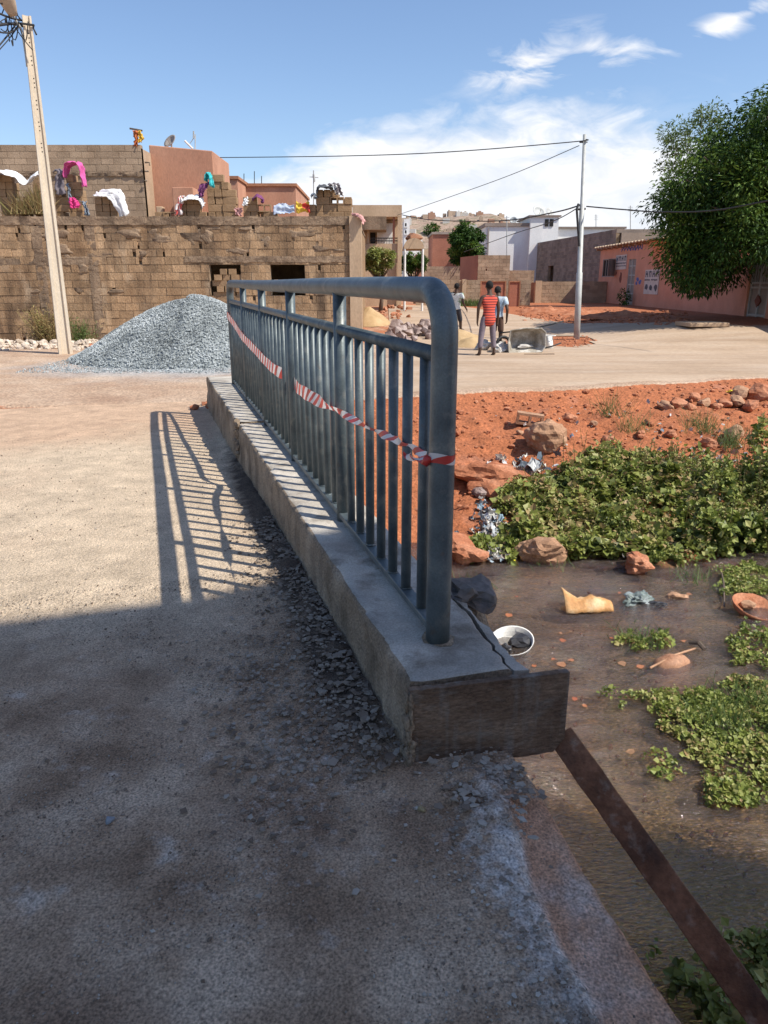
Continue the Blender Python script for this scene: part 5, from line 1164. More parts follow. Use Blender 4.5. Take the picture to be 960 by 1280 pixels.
for i in range(110):
    if i < 22: px = 512 + i * 4.4 + random.uniform(-2, 2); y = HY - 4 + random.uniform(-8, 2)
    else: px = random.uniform(508, 628); y = HY - random.uniform(20, 175)
    x = P(px, 280, y).x; z = hill_z(x, y); w, dd, h = random.uniform(1.6, 3.6), random.uniform(2, 4), random.uniform(.9, 2.0) + (1.2 if random.random() < .15 else 0)
    mi = random.randrange(3) if i >= 22 else random.choice((0, 0, 1)); cname = ('tan', 'red', 'white')[mi]
    t = thing('hill_house', ('tiny %s house on the crest of the far hill' if i < 22 else 'tiny %s house on the slope of the far hill') % cname, 'house', (x, y, z - 1), 'tiny %s houses on the %s of the far hill' % (cname, 'crest' if i < 22 else 'slope'))
    m = MB(); m.box((x, y, z - 1 + (h + 1) / 2), (w, dd, h + 1), random.uniform(-.2, .2)); m.build('wall', hm[mi], t)
    if random.random() < .5:
        m = MB(); m.box((x + random.uniform(-.5, .5), y - .1, z + h + .3), (w * .4, dd * .5, .6)); m.build('roof_room', hm[mi], t)
def inpoly(x, y, poly):
    c = False; j = len(poly) - 1
    for i in range(len(poly)):
        if (poly[i][1] > y) != (poly[j][1] > y) and x < (poly[j][0] - poly[i][0]) * (y - poly[i][1]) / (poly[j][1] - poly[i][1]) + poly[i][0]: c = not c
        j = i
    return c
def tree(name, lab, base, trunk_h, crown, n, leafs, mat, clumps, trunk_r=.15, group=None, hang=.3, seed=1, keep=None, extra=()):
    random.seed(seed); base = Vector(base); t = thing(name, lab, 'tree', base, group); cc, cr = Vector(crown[0]), crown[1]
    cl = []
    while len(cl) < clumps:
        d = Vector((random.uniform(-1, 1), random.uniform(-1, 1), random.uniform(-1, 1)))
        if .35 < d.length < 1: 
            p = cc + Vector((d.x * cr[0], d.y * cr[1], d.z * cr[2]))
            if keep is None or keep(p): cl.append(p)
    cl += list(extra); clumps = len(cl)
    m = MB(); top = base + (cc - base) * .55; m.tube([base - Vector((0, 0, .3)), base + (top - base) * .5 + Vector((.1, 0, 0)), top], [trunk_r * 1.3, trunk_r, trunk_r * .8], 10)
    m.build('trunk', M['bark'], t, smooth=True)
    m = MB()
    for p in cl[::2]:
        q = top.lerp(p, .5) + Vector((random.gauss(0, .15), random.gauss(0, .15), .12 * cr[2])); m.tube([top, q, p], [trunk_r * .5, trunk_r * .25, trunk_r * .08], 6)
    m.build('limbs', M['bark'], t, smooth=True)
    m = MB(); k = n // clumps; sr = (cr[0] + cr[2]) / 2
    for p in cl:
        rr = sr * random.uniform(.14, .28); u0 = random.choice((0, 0, .1, .25, .5))
        for _ in range(k):
            d = Vector((random.gauss(0, 1), random.gauss(0, 1), random.gauss(0, 1))).normalized(); q = p + Vector((d.x * rr, d.y * rr, d.z * rr * .75)) * random.random() ** .45
            m.leaf(q, d * .8 + Vector((random.gauss(0, .4), random.gauss(0, .4), -hang + .3 * (u0 > .2))), leafs * .38, leafs * random.uniform(.7, 1.3), r=min(1, u0 + random.random() * .65))
    m.build('crown', mat, t); return t
random.seed(77)
MP = [(838, 240), (852, 212), (880, 190), (908, 162), (940, 145), (975, 128), (1040, 110), (1130, 130), (1170, 240), (1120, 330), (980, 315), (935, 322), (905, 352), (870, 358), (848, 342), (838, 312), (832, 275)]
mc = []
while len(mc) < 420:
    px, py = random.uniform(825, 1170), random.uniform(105, 365)
    if not inpoly(px, py, MP): continue
    edge_ = min(1, (px - 825) / 120); yy = 25.3 + random.uniform(-2.6, 2.6) * (.35 + .65 * edge_)
    mc.append(P(px, py, yy))
tree('mango_tree', 'big dense dark green mango tree hanging over the salmon wall at right', (14.6, 26.5, GZ), 2, ((13.5, 25.4, 4.05), (4.2, 3.2, 2.75)), 120000, .15, M['leaf'], 0, .24, hang=.45, seed=5, extra=mc)
tree('feathery_tree', 'pale feathery young tree poking up at the upper left of the mango tree', (14.2, 35.5, GZ), 2, (P(866, 188, 35.5), (1.7, 1.2, 1.9)), 4200, .17, M['leaf_pale'], 70, .06, hang=.1, seed=9)
random.seed(3)
tree('dark_tree', 'round dark green tree between the brick red house and the white house', P(583, 372, 56), 2, (P(583, 306, 56), (1.15, 1.3, 1.5)), 9000, .26, M['leaf'], 70, .14, seed=12)
tree('bright_bush_tree', 'bright green bushy tree in front of the balcony house', P(475, 386, 33), 1, (P(474, 325, 33), (.72, .8, .5)), 5000, .15, M['leaf_vine'], 50, .08, seed=13, hang=0)
tree('clipped_tree', 'dark green rounded tree behind the white canopy posts', P(517, 386, 42), 1, (P(518, 327, 42), (.72, .8, .55)), 4500, .14, M['leaf'], 45, .08, seed=14, hang=0)
random.seed(21)
for i in range(16):
    px = random.uniform(506, 625); y = HY - random.uniform(70, 190); x = P(px, 285, y).x; z = hill_z(x, y)
    m = MB(); leafy(m, (x, y, z + 2), (3.5, 3, 2.4), 420, 1.3); t = thing('hill_tree', 'tiny dark green tree among the houses below the far hill', 'tree', (x, y, z), 'trees on the far hill'); m.build('crown', M['leaf'], t); m = MB(); m.tube([Vector((x, y, z - .5)), Vector((x, y, z + 2))], .3, 6); m.build('trunk', M['bark'], t)
# distant town filling the gap under the hill
town = [(506, 520, 322, 120, 'render_tan'), (520, 531, 318, 140, 'render_brick'), (528, 545, 312, 170, 'render_tan'), (512, 528, 300, 220, 'render_white'), (574, 600, 305, 150, 'render_tan'), (590, 612, 296, 180, 'render_brick'), (620, 650, 292, 160, 'render_tan'), (556, 580, 290, 240, 'render_tan')]
for i, (a, b, ty, Y, mt) in enumerate(town): simple_house('distant_house', 'distant %s house %s' % ({'render_tan': 'tan', 'render_brick': 'red brown', 'render_white': 'white'}[mt], ['just right of the canopy posts', 'low between the canopy and the brick red house', 'behind the left edge of the brick red house', 'above the canopy roof below the hill', 'behind the dark tree trunk', 'low behind the right side of the dark tree', 'behind the left wall of the white house', 'peeping above the brick red house roof'][i]), a, b, ty, Y, M[mt], 8, base=0)

# ------------------------------------------------------------------ rubble, sand and stones by the road
random.seed(31)
def rocks(lst, name, lab, mat, group, Yf=None, lvl=2, rough=.5):
    for (px, py, s, kz) in lst:
        p = hit(px, py) if Yf is None else P(px, py, Yf); m = MB(); (m.rock(p + Vector((0, 0, s * kz * .55)), (s, s * random.uniform(.7, 1), s * kz), lvl, rough) if mat is M['tanrock'] else m.shard(p + Vector((0, 0, s * kz * .55)), (s, s * random.uniform(.55, 1), s * kz), 12))
        tag(m.build(name, mat), lab, 'stone', group)
L_ = []
for i in range(46):
    px = random.uniform(484, 556); k = (px - 484) / 72; base = 431 - 3 * k; L_.append((px, base - random.uniform(0, 26) * (1 - .3 * k), random.uniform(.14, .34), random.uniform(.5, .9)))
rocks(L_, 'quarry_stone', 'angular purple-grey quarry stone in the heap behind the railing', M['greyrock'], 'quarry stones heaped behind the railing', None)
# raised stones on top of the heap
for i in range(14):
    p = hit(random.uniform(495, 550), random.uniform(414, 424)); m = MB(); s = random.uniform(.16, .3); m.shard(p + Vector((0, 0, .26)), (s, s * .8, s * .6), 12); tag(m.build('quarry_stone', M['greyrock']), 'angular purple-grey quarry stone in the heap behind the railing', 'stone', 'quarry stones heaped behind the railing')
def mound(name, lab, c, rx, ry, h, mat, kind=None, rough=.15, seed=0):
    m = MB(); nr, na = 12, 40; c = Vector(c); V = [c + Vector((0, 0, h))]
    for j in range(1, nr + 1):
        r_ = j / nr
        for k in range(na):
            an = k / na * 6.283; rr = r_ * (1 + rough * fn(math.cos(an) * 1.5, math.sin(an) * 1.5, seed)); x = math.cos(an) * rx * rr; y = math.sin(an) * ry * rr
            V.append(c + Vector((x, y, h * max(0, (1 - r_ ** 1.3)) * (1 + rough * 1.5 * fn(x * 2, y * 2, seed)) + rough * .1 * fn(x * 8, y * 8, seed) - (.06 if j == nr else 0))))
    m.add(V, [(0, 1 + k, 1 + (k + 1) % na) for k in range(na)] + [(1 + j * na + k, 1 + (j + 1) * na + k, 1 + (j + 1) * na + (k + 1) % na, 1 + j * na + (k + 1) % na) for j in range(nr - 1) for k in range(na)])
    o = m.build(name, mat, smooth=True); return tag(o, lab, 'heap', kind=kind)
mound('sand_heap', 'small ochre sand heap at the feet of the men beside the wheelbarrow', hit(592, 434), .8, .5, .28, M['sand'], seed=2)
mound('sand_spill', 'pale sand spill behind the men near the quarry stones', hit(572, 424), .9, .8, .30, M['sand'], seed=5)
mound('tan_sand_heap', 'tan sand heap partly under sheeting just past the house corner', hit(463, 404), .8, 1.2, .6, M['sand'], seed=7)
L_ = [(random.uniform(470, 512), random.uniform(385, 400), random.uniform(.1, .2), random.uniform(.4, .8)) for _ in range(30)]
rocks(L_, 'broken_brick', 'broken red brick lump in the rubble beyond the railing', M['redrock'], 'broken brick rubble beyond the railing')
for (px, py, rx, ry, h, sd_) in ((690, 391, 1.3, .5, .22, 1), (730, 393, 1.5, .5, .18, 2), (775, 396, 1.8, .5, .2, 3), (665, 389, .8, .4, .15, 4)):
    mound('soil_ridge', 'low ridge of red soil and rubble %s' % {1: 'in front of the low yard wall', 2: 'right of the steel pole', 3: 'before the salmon shop', 4: 'at the low wall end pillar'}[sd_], hit(px, py), rx, ry, h, M['redrock'], rough=.5, seed=sd_)
m = MB()
for _ in range(420):
    px = random.uniform(650, 860); p = hit(px, random.uniform(384, 402) + (px - 650) * .03); m.rock(p, [random.uniform(.03, .12)] * 2 + [random.uniform(.02, .08)], 1, .5)
for _ in range(70):
    p = hit(random.uniform(680, 745), random.uniform(421, 435)); m.rock(p, [random.uniform(.02, .06)] * 3, 1, .5)
tag(m.build('roadside_rubble', M['redrock']), kind='stuff')
# cement bags / rags and white rubble beside wheelbarrow
M['cloudy'] = pmat('wet_cement', [(.36, .34, .31), (.60, .58, .55)], 4, .9, .5, 20, grain=.2)
crumple('cement_bag', 'crumpled pale cement bag on the sand beside the second man', 'bag', hit(624, 441) + Vector((0, 0, .1)), (.2, .16, .13), M['cloudy'], .7)
crumple('cement_bag', 'crumpled pale cement bag in front of the ochre sand heap', 'bag', hit(603, 440) + Vector((.05, .35, .12)), (.22, .16, .13), M['cloudy'], .7)

# ------------------------------------------------------------------ wheelbarrow tipped on its side, bucket
bp_ = hit(657, 442); 
t = thing('wheelbarrow', 'worn grey wheelbarrow tipped on its side with the tray facing the road', 'wheelbarrow', bp_)
M['barrow'] = pmat('barrow_metal', [(.23, .20, .16), (.38, .35, .30)], 5, .75, .4, 20, grain=.2, stain=((.55, .53, .49), 4, .5, .62, .8))
# tray: open side towards the viewer, local axes: a = along handles (image right), h = up, dp = depth
A_ = Vector((.97, .12, .03)) * 1.22; H_ = Vector((.04, .0, 1)) * 1.0; D_ = Vector((-.1, .97, .12)) * 1.1
def tr(a, h, dp): return bp_ + A_ * a + H_ * h + D_ * dp
rim = [(-.36, .03), (-.40, .30), (-.36, .58), (-.05, .62), (.30, .60), (.40, .50), (.42, .15), (.36, .02), (0, .0)]
flo = [(-.20, .12), (-.22, .30), (-.20, .46), (-.05, .48), (.20, .47), (.26, .40), (.27, .20), (.22, .12), (0, .11)]
m = MB(); V = [tr(a, h, .0 + .02) for a, h in rim] + [tr(a, h, .34) for a, h in flo]; n9 = len(rim)
m.add(V, [(k, (k + 1) % n9, n9 + (k + 1) % n9, n9 + k) for k in range(n9)] + [tuple(range(n9, 2 * n9))]); o = m.build('tray', M['barrow'], t, smooth=False); o.modifiers.new('thick', 'SOLIDIFY').thickness = .012
m = MB(); m.tube([tr(a, h, .02) for a, h in rim + rim[:1]], .014, 6, cap=False); m.build('tray_rim', M['barrow'], t, smooth=True)
for (h0, h1, hh) in ((.50, .62, .66), (.10, .06, .12)):
    m = MB(); m.tube([tr(-.5, h0 * .7 + .1, .40), tr(.1, h0, .38), tr(.45, h1 - .02, .3), tr(.62, h1 + .04, .22), tr(.82, hh + .06, .2)], .018, 8); m.build('handle', M['cable'], t, smooth=True)
m = MB(); wc = tr(-.42, .19, .36)
m.tube([wc + Vector((math.cos(k / 18 * 6.283) * .17, .08 * math.cos(k / 18 * 6.283), math.sin(k / 18 * 6.283) * .17)) for k in range(19)], .035, 8, cap=False); wh = m.build('wheel', M['cable'], t, smooth=True)
m = MB(); m.tube([wc - Vector((-.02, .05, 0)), wc + Vector((-.02, .05, 0))], .07, 10); m.build('hub', M['barrow'], wh)
m = MB(); m.rock(tr(.02, .14, .2), (.22, .1, .05), 2, .5); m.build('dried_cement', M['cloudy'], t)
bk = hit(687, 438) + Vector((.05, .35, 0))
t = thing('white_bucket', 'white plastic bucket standing behind the wheelbarrow handles', 'bucket', bk)
m = MB(); m.tube([bk, bk + Vector((0, 0, .01)), bk + Vector((0, 0, .36)), bk + Vector((0, 0, .02))], [.01, .13, .165, .12], 18, cap=False); m.build('shell', M['white'], t, smooth=True)
m = MB(); m.tube([bk + Vector((.16 * math.cos(k / 20 * 6.283), .16 * math.sin(k / 20 * 6.283), .36)) for k in range(21)], .01, 6, cap=False); m.build('rim', M['white'], t)
m = MB(); m.box(hit(674, 444) + Vector((0, 0, .02)), (.75, .08, .03), .12); tag(m.build('loose_batten', M['wood']), 'thin dark batten lying on the ground under the wheelbarrow handles', 'batten')

# ------------------------------------------------------------------ people
SK = flat('dark_skin', (.075, .042, .028), .55, bump=.05)
HAIR = flat('black_hair', (.012, .011, .011), .9)
def skinmesh(name, verts, edges, mat, parent, root=0, sub=2):
    me = bpy.data.meshes.new(name); o0 = WPOS[parent.name]; me.from_pydata([tuple(Vector(v[:3])) for v in verts], edges, []); me.materials.append(mat)
    o = bpy.data.objects.new(name, me); COL.objects.link(o); o.parent = parent; WPOS[o.name] = o0
    md = o.modifiers.new('skin', 'SKIN'); md.use_smooth_shade = True
    if not me.skin_vertices: me.skin_vertices[0] if False else None
    lay = me.skin_vertices[0].data
    for i, v in enumerate(verts): lay[i].radius = (v[3], v[4] if len(v) > 4 else v[3]); lay[i].use_root = (i == root)
    sb = o.modifiers.new('sub', 'SUBSURF'); sb.levels = sub; sb.render_levels = sub; return o
def person(name_label, loc, H, rz, J, shirt, trousers, shirt_mat, tr_mat, sleeve=True, shirt_len=.0, tr_to=.5, group=None):
    """J: joints as fractions of the height, x right, y forwards, z up"""
    t = thing('person', name_label, 'person', loc); WPOS[t.name] = Vector((0, 0, 0)); t.rotation_euler = (0, 0, rz)
    S = lambda k: Vector(J[k]) * H
    vs, es, ix = [], [], {}
    def v(k, p, r, r2=None): vs.append((*p, r * H, (r2 or r) * H)); ix[k] = len(vs) - 1; return ix[k]
    def e(a, b): es.append((ix[a], ix[b]))
    v('pel', S('pel'), .072, .055); v('waist', S('waist'), .062, .05); v('chest', S('chest'), .082, .055); v('neckb', S('neckb'), .036)
    v('neck', S('neck'), .031); v('jaw', S('head') + Vector((0, .012, -.035)) * H, .036, .042); v('head', S('head'), .046, .054); v('crown', S('head') + Vector((0, -.002, .042)) * H, .036, .042)
    v('nose', S('head') + Vector((0, .062, -.012)) * H, .009)
    for a, b in (('pel', 'waist'), ('waist', 'chest'), ('chest', 'neckb'), ('neckb', 'neck'), ('neck', 'jaw'), ('jaw', 'head'), ('head', 'crown'), ('head', 'nose')): e(a, b)
    for s in 'LR':
        sx = -1 if s == 'L' else 1
        v('sh' + s, S('sh' + s), .034); v('el' + s, S('el' + s), .024); v('wr' + s, S('wr' + s), .016); e('chest', 'sh' + s); e('sh' + s, 'el' + s); e('el' + s, 'wr' + s)
        d = (S('wr' + s) - S('el' + s)).normalized(); pl = S('wr' + s) + d * .035 * H; v('pa' + s, pl, .018, .010); e('wr' + s, 'pa' + s)
        lat = Vector((0, 1, 0)) - d * d.y; lat.normalize(); inn = Vector((-sx, 0, 0))
        for k in range(4):
            o = lat * (k - 1.5) * .0105 * H; ln = (.030, .036, .034, .026)[k] * H
            v('k%d%s' % (k, s), pl + o + d * .018 * H, .0055); v('f%d%s' % (k, s), pl + o + d * (.018 * H + ln * .6) + inn * .006 * H, .0048); v('g%d%s' % (k, s), pl + o + d * (.018 * H + ln) + inn * .014 * H, .004)
            e('pa' + s, 'k%d%s' % (k, s)); e('k%d%s' % (k, s), 'f%d%s' % (k, s)); e('f%d%s' % (k, s), 'g%d%s' % (k, s))
        v('t' + s, pl + lat * .022 * H - d * .01 * H + inn * .006 * H, .006); v('u' + s, pl + lat * .027 * H + d * .012 * H + inn * .01 * H, .005); e('pa' + s, 't' + s); e('t' + s, 'u' + s)
        v('hip' + s, S('hip' + s), .052); v('kn' + s, S('kn' + s), .031, .033); v('ca' + s, S('kn' + s).lerp(S('an' + s), .35) + Vector((0, -.006 * H, 0)), .030); v('an' + s, S('an' + s), .019)
        v('he' + s, S('an' + s) + Vector((0, -.018, -.022)) * H, .017); v('ba' + s, S('an' + s) + Vector((sx * .008, .07, -.026)) * H, .022, .011); v('to' + s, S('an' + s) + Vector((sx * .010, .105, -.029)) * H, .018, .008)
        e('pel', 'hip' + s); e('hip' + s, 'kn' + s); e('kn' + s, 'ca' + s); e('ca' + s, 'an' + s); e('an' + s, 'he' + s); e('an' + s, 'ba' + s); e('ba' + s, 'to' + s)
    skinmesh('body', vs, es, SK, t)
    # shirt: torso and sleeves a little proud of the body
    vs, es, ix = [], [], {}
    low = S('pel') + Vector((0, 0, -.02 - .13 * shirt_len)) * H
    v('a', low, .098 + .012 * shirt_len, .082); v('a1', S('pel') + Vector((0, 0, .01)), .096 + .01 * shirt_len, .08); v('b', S('pel').lerp(S('waist'), .6), .088, .066); v('c', S('waist').lerp(S('chest'), .45), .086, .064); v('d', S('chest'), .096, .066); v('e', S('neckb').lerp(S('chest'), .35), .055, .045)
    for a, b in (('a', 'a1'), ('a1', 'b'), ('b', 'c'), ('c', 'd'), ('d', 'e')): e(a, b)
    for s in 'LR':
        v('s' + s, S('sh' + s), .044); e('d', 's' + s)
        if sleeve: v('m' + s, S('sh' + s).lerp(S('el' + s), .65), .038); e('s' + s, 'm' + s)
    skinmesh('shirt', vs, es, shirt_mat, t)
    vs, es, ix = [], [], {}
    v('p', S('pel') + Vector((0, 0, .01 * H)), .066, .052)
    for s in 'LR':
        v('h' + s, S('hip' + s), .050); e('p', 'h' + s); kn, an = S('kn' + s), S('an' + s)
        if tr_to <= .5: v('q' + s, S('hip' + s).lerp(kn, tr_to * 2), .048); e('h' + s, 'q' + s)
        else: v('k' + s, kn, .043); e('h' + s, 'k' + s); v('q' + s, kn.lerp(an, (tr_to - .5) * 2), .036); e('k' + s, 'q' + s)
    skinmesh('trousers', vs, es, tr_mat, t)
    m = MB(); hd = S('head')
    vv, ff = ICO[3]; m.add([hd + Vector((p.x * .050, p.y * .057 - .004, p.z * .057 + .014)) * H if p.z > -.25 - p.y * -.45 or p.y < -.1 else hd + Vector((p.x * .03, p.y * .03, p.z * .02 + .01)) * H for p in vv], ff, .5); m.build('hair', HAIR, t, smooth=True)
    for sx in (-1, 1):
        m = MB(); m.rock(hd + Vector((sx * .050, -.002, -.008)) * H, (.006 * H, .011 * H, .017 * H), 2, .1, rz=0); m.build('ear', SK, t, smooth=True)
        m = MB(); m.rock(hd + Vector((sx * .019, .051, .002)) * H, (.007 * H, .004 * H, .005 * H), 1, 0, rz=0); m.build('eye', M['white'], t, smooth=True)
    m = MB(); m.rock(hd + Vector((0, .052, -.034)) * H, (.014 * H, .006 * H, .004 * H), 1, .1, rz=0); m.build('mouth', M['inkred'], t, smooth=True)
    return t
def stand(**k):
    J = dict(pel=(0, 0, .52), waist=(0, 0, .60), chest=(0, .005, .735), neckb=(0, -.005, .81), neck=(0, .0, .85), head=(0, .012, .925),
             shL=(-.105, 0, .79), shR=(.105, 0, .79), elL=(-.135, -.01, .625), elR=(.135, -.01, .625), wrL=(-.14, .02, .475), wrR=(.14, .02, .475),
             hipL=(-.052, 0, .50), hipR=(.052, 0, .50), knL=(-.06, .01, .275), knR=(.06, .01, .275), anL=(-.065, -.005, .042), anR=(.065, -.005, .042))
    J.update(k); return J
def stripes(name, c1, c2, sc):
    m = cloth2(name, c1, c2, sc); m.node_tree.nodes['Wave Texture'].inputs['Distortion'].default_value = .3
    return m
p = hit(609, 445)
person('man in red striped sleeveless shirt and grey trousers standing with his back turned', p, 1.76, R(14),
       stand(hipL=(-.07, 0, .50), knL=(-.10, .0, .275), anL=(-.125, -.03, .042), knR=(.075, .01, .275), anR=(.10, .0, .042), head=(-.005, .012, .925), elL=(-.155, .0, .64), wrL=(-.150, .03, .485)),
       1, 1, stripes('red_striped_cloth', (.20, .03, .03), (.68, .10, .06), 5.2), flat('grey_lilac_cloth', (.19, .155, .18), .9, bump=.3, bscale=20), sleeve=False, shirt_len=.9, tr_to=.88)
p = hit(624, 442) + Vector((.0, .55, 0))
CL['denim'] = pmat('pale_blue_cloth', [(.16, .27, .40), (.45, .55, .62), (.66, .68, .68)], 5, .9, .2, 20, grain=.15)
person('man in pale blue shirt and dark shorts half hidden by the man in red', p, 1.70, R(-38),
       stand(chest=(-.01, .04, .72), neckb=(-.03, .06, .79), neck=(-.045, .075, .825), head=(-.07, .10, .885), shL=(-.12, .05, .765), shR=(.10, .03, .77), elR=(.16, .0, .62), wrR=(.13, .05, .49), elL=(-.13, .08, .61), wrL=(-.10, .16, .5)),
       1, 1, CL['denim'], flat('brown_cloth', (.09, .05, .035), .9), sleeve=True, shirt_len=.1, tr_to=.5)
p = P(570, 392, 24.5); p.z = roadz(p.x, 24.5)
person('person in white and green top walking away behind the railing end', p, 1.68, R(-30),
       stand(anL=(-.06, -.12, .06), knL=(-.06, .0, .28), anR=(.06, .12, .042), knR=(.06, .09, .275), elR=(.15, -.03, .64), wrR=(.17, .08, .53), shR=(.11, .01, .785)),
       1, 1, pmat('green_white_cloth', [(.62, .64, .62), (.66, .68, .66), (.10, .22, .10)], 6, .9, .2, 20, ramp=(.45, .6)), flat('dark_cloth', (.04, .04, .05), .9), sleeve=True)

# ------------------------------------------------------------------ the red bank: boulders, plants, litter
random.seed(41)
def boulder(name, lab, px, py, s, mat, lvl=4, rough=.35, sink=.3, cat='boulder', rz=None, group=None):
    p = hit(px, py) if not isinstance(px, Vector) else px; m = MB(); m.rock(p + Vector((0, 0, s[2] * (1 - sink))), s, lvl, rough, rz=rz); o = m.build(name, mat); return tag(o, lab, cat, group)
boulder('boulder', 'pale tan boulder resting on the red bank below the grey block', 680, 560, (.27, .24, .21), M['tanrock'], rz=.3)
boulder('clay_clod', 'big lumpy red clay clod on the bank just right of the railing post', 612, 612, (.48, .30, .20), M['redrock'], lvl=4, rough=.5, rz=-.35, cat='clod')
boulder('boulder', 'smooth pink-tan boulder at the water edge among the plants', onw(676, 698).x and onw(676, 698), 0, (.26, .22, .14), M['tanrock'], rz=.1)
boulder('clay_lump', 'small red clay lump sitting in the water at the plant edge', onw(795, 712), 0, (.17, .13, .10), M['redrock'], rough=.6, cat='lump')
boulder('clay_clod', 'red clay clod at the waterline behind the railing post', hit(578, 700), 0, (.22, .2, .12), M['redrock'], rough=.5, cat='clod')
boulder('dark_stone', 'small dark stone between the clay clod and the litter', 600, 622, (.10, .08, .07), M['greyrock'], cat='stone')
L_ = [(832, 512, .13), (845, 509, .15), (862, 512, .10), (880, 508, .13), (893, 512, .11), (905, 509, .12), (921, 507, .14), (938, 512, .16), (951, 498, .24), (925, 497, .18), (868, 500, .11), (711, 527, .12), (650, 543, .06), (760, 553, .10), (838, 546, .09), (915, 548, .16), (884, 560, .12), (800, 545, .08), (742, 532, .06)]
for i, (px, py, s) in enumerate(L_): boulder('bank_stone', 'rounded brown stone on the %s of the red bank' % ('upper right' if px > 820 and py < 520 else 'middle'), px, py, (s, s * .8, s * .65), M['redrock'] if i % 3 else M['tanrock'], lvl=3, cat='stone', group='stones on the %s of the red bank' % ('upper right' if px > 820 and py < 520 else 'middle'))
p = hit(661, 531); t = thing('hollow_block', 'grey-tan hollow concrete block tipped on the red bank above the boulder', 'block', p)
m = MB(); rot = Matrix.Rotation(-.15, 3, 'Z') @ Matrix.Rotation(.12, 3, 'Y')
for c_, s_ in (((0, 0, .16), (.4, .19, .035)), ((0, 0, .02), (.4, .19, .035)), ((-.18, 0, .09), (.035, .19, .105)), ((.18, 0, .09), (.035, .19, .105)), ((0, 0, .09), (.035, .19, .105))): m.box(p + rot @ Vector(c_), s_, rot=rot)
m.build('shell', M['tanrock'], t)
m = MB()
for _ in range(1500):   # red crumbs all over the bank
    x = random.uniform(.3, 8.5); y = eY(x) - random.uniform(.05, 3.6) ** 1.0
    s = random.uniform(.01, .035) * (2 if random.random() < .06 else 1); m.rock((x, y, gz(x, y) + s * .3), (s, s, s * .7), 1, .5)
tag(m.build('bank_crumbs', M['redrock']), kind='stuff')

# creeping vine mass built as many broad leaves over a lumpy mound
def gpoly(pts, f=None): return [tuple((hit(*p) if f is None else onw(*p))[:2]) for p in pts]
def plant_patch(name, lab, poly, n, hfun, leafsz, mat, thick=.35, flatk=.7, stems=0, cl=3.0):
    xs_ = [p[0] for p in poly]; ys_ = [p[1] for p in poly]; m = MB(); k = 0; tries = 0
    while k < n and tries < n * 8:
        tries += 1
        x, y = random.uniform(min(xs_), max(xs_)), random.uniform(min(ys_), max(ys_))
        if not inpoly(x + .26 * fn(x * 4, y * 4, 1), y + .26 * fn(x * 4, y * 4, 8), poly): continue
        dens = fn(x * cl, y * cl, 17)
        if dens < -.05 and random.random() < .9: continue
        g = max(gz(x, y), WZ); h = hfun(x, y) * (.75 + .7 * fn(x * 2.2, y * 2.2, 30)); z = g + max(.015, h * (1 - random.random() ** 2 * thick))
        d = Vector((random.gauss(0, 1), random.gauss(-.15, 1), random.gauss(.2, flatk))); s = leafsz * random.choice((.5, .7, .8, 1, 1.1, 1.5))
        r_ = min(1, max(0, .42 + .5 * fn(x * 2.5, y * 2.5, 40) + random.gauss(0, .2)))
        if random.random() < .03: r_ = 1
        m.leaf(Vector((x, y, z)), d, s * .95, s, .12, r=r_); k += 1
    for _ in range(stems):
        x, y = random.uniform(min(xs_), max(xs_)), random.uniform(min(ys_), max(ys_))
        if not inpoly(x, y, poly): continue
        g = max(gz(x, y), WZ); h = hfun(x, y) * random.uniform(.9, 1.35) + .05; d = Vector((random.gauss(0, .25), random.gauss(0, .2), 1)).normalized()
        m.tube([Vector((x, y, g)), Vector((x, y, g)) + d * h], .004, 3, .9)
        for q in range(6): m.leaf(Vector((x, y, g)) + d * h * (.4 + .1 * q), Vector((random.gauss(0, 1), random.gauss(0, 1), .7)), leafsz * .35, leafsz * .8, r=random.random())
    o = m.build(name, mat); return tag(o, lab, None, None, 'stuff')
def hv(x, y): return .18 + .16 * math.exp(-((x - 3.0) / .8) ** 2 - ((y - 9.0) / .7) ** 2)
plant_patch('vine_cover', None, gpoly([(640, 692), (625, 655), (635, 620), (690, 605), (735, 580), (800, 580), (850, 615), (880, 650), (870, 700), (800, 706), (720, 706), (670, 698)]), 12500, hv, .082, M['leaf_vine'], .9, .55)
plant_patch('fine_weeds', None, gpoly([(590, 712), (575, 690), (610, 665), (650, 655), (668, 700)]), 1600, lambda x, y: .1, .05, M['leaf_cress'], .9, 1)
plant_patch('tall_weeds', None, gpoly([(860, 700), (865, 640), (900, 610), (965, 600), (1010, 610), (1010, 700)]), 12000, lambda x, y: .40 + .5 * ss(4.0, 5.3, x), .06, M['leaf_cress'], 1, 1.2, stems=220)
plant_patch('bushy_weeds', None, gpoly([(740, 590), (750, 570), (800, 575), (850, 570), (890, 580), (890, 610), (850, 620), (790, 600)]), 2600, lambda x, y: .2, .07, M['leaf_vine'], 1, 1, stems=160)
plant_patch('edge_weeds', None, gpoly([(800, 716), (790, 690), (880, 672), (970, 665), (1020, 690), (1010, 704), (930, 702), (860, 712)]), 7000, lambda x, y: .12, .04, M['leaf_cress'], .9, 1)
VP_ = gpoly([(640, 692), (622, 650), (640, 615), (695, 600), (735, 572), (800, 572), (860, 580), (960, 600), (1000, 690), (870, 704), (720, 706)])
plant_patch('small_weeds', None, VP_, 4200, lambda x, y: hv(x, y) + .08, .03, M['leaf_cress'], .6, 1.3, stems=130, cl=1.6)
plant_patch('dead_stems', None, VP_, 1300, lambda x, y: hv(x, y) + .07, .06, M['leaf_dry'], .5, .6, stems=60, cl=2.2)
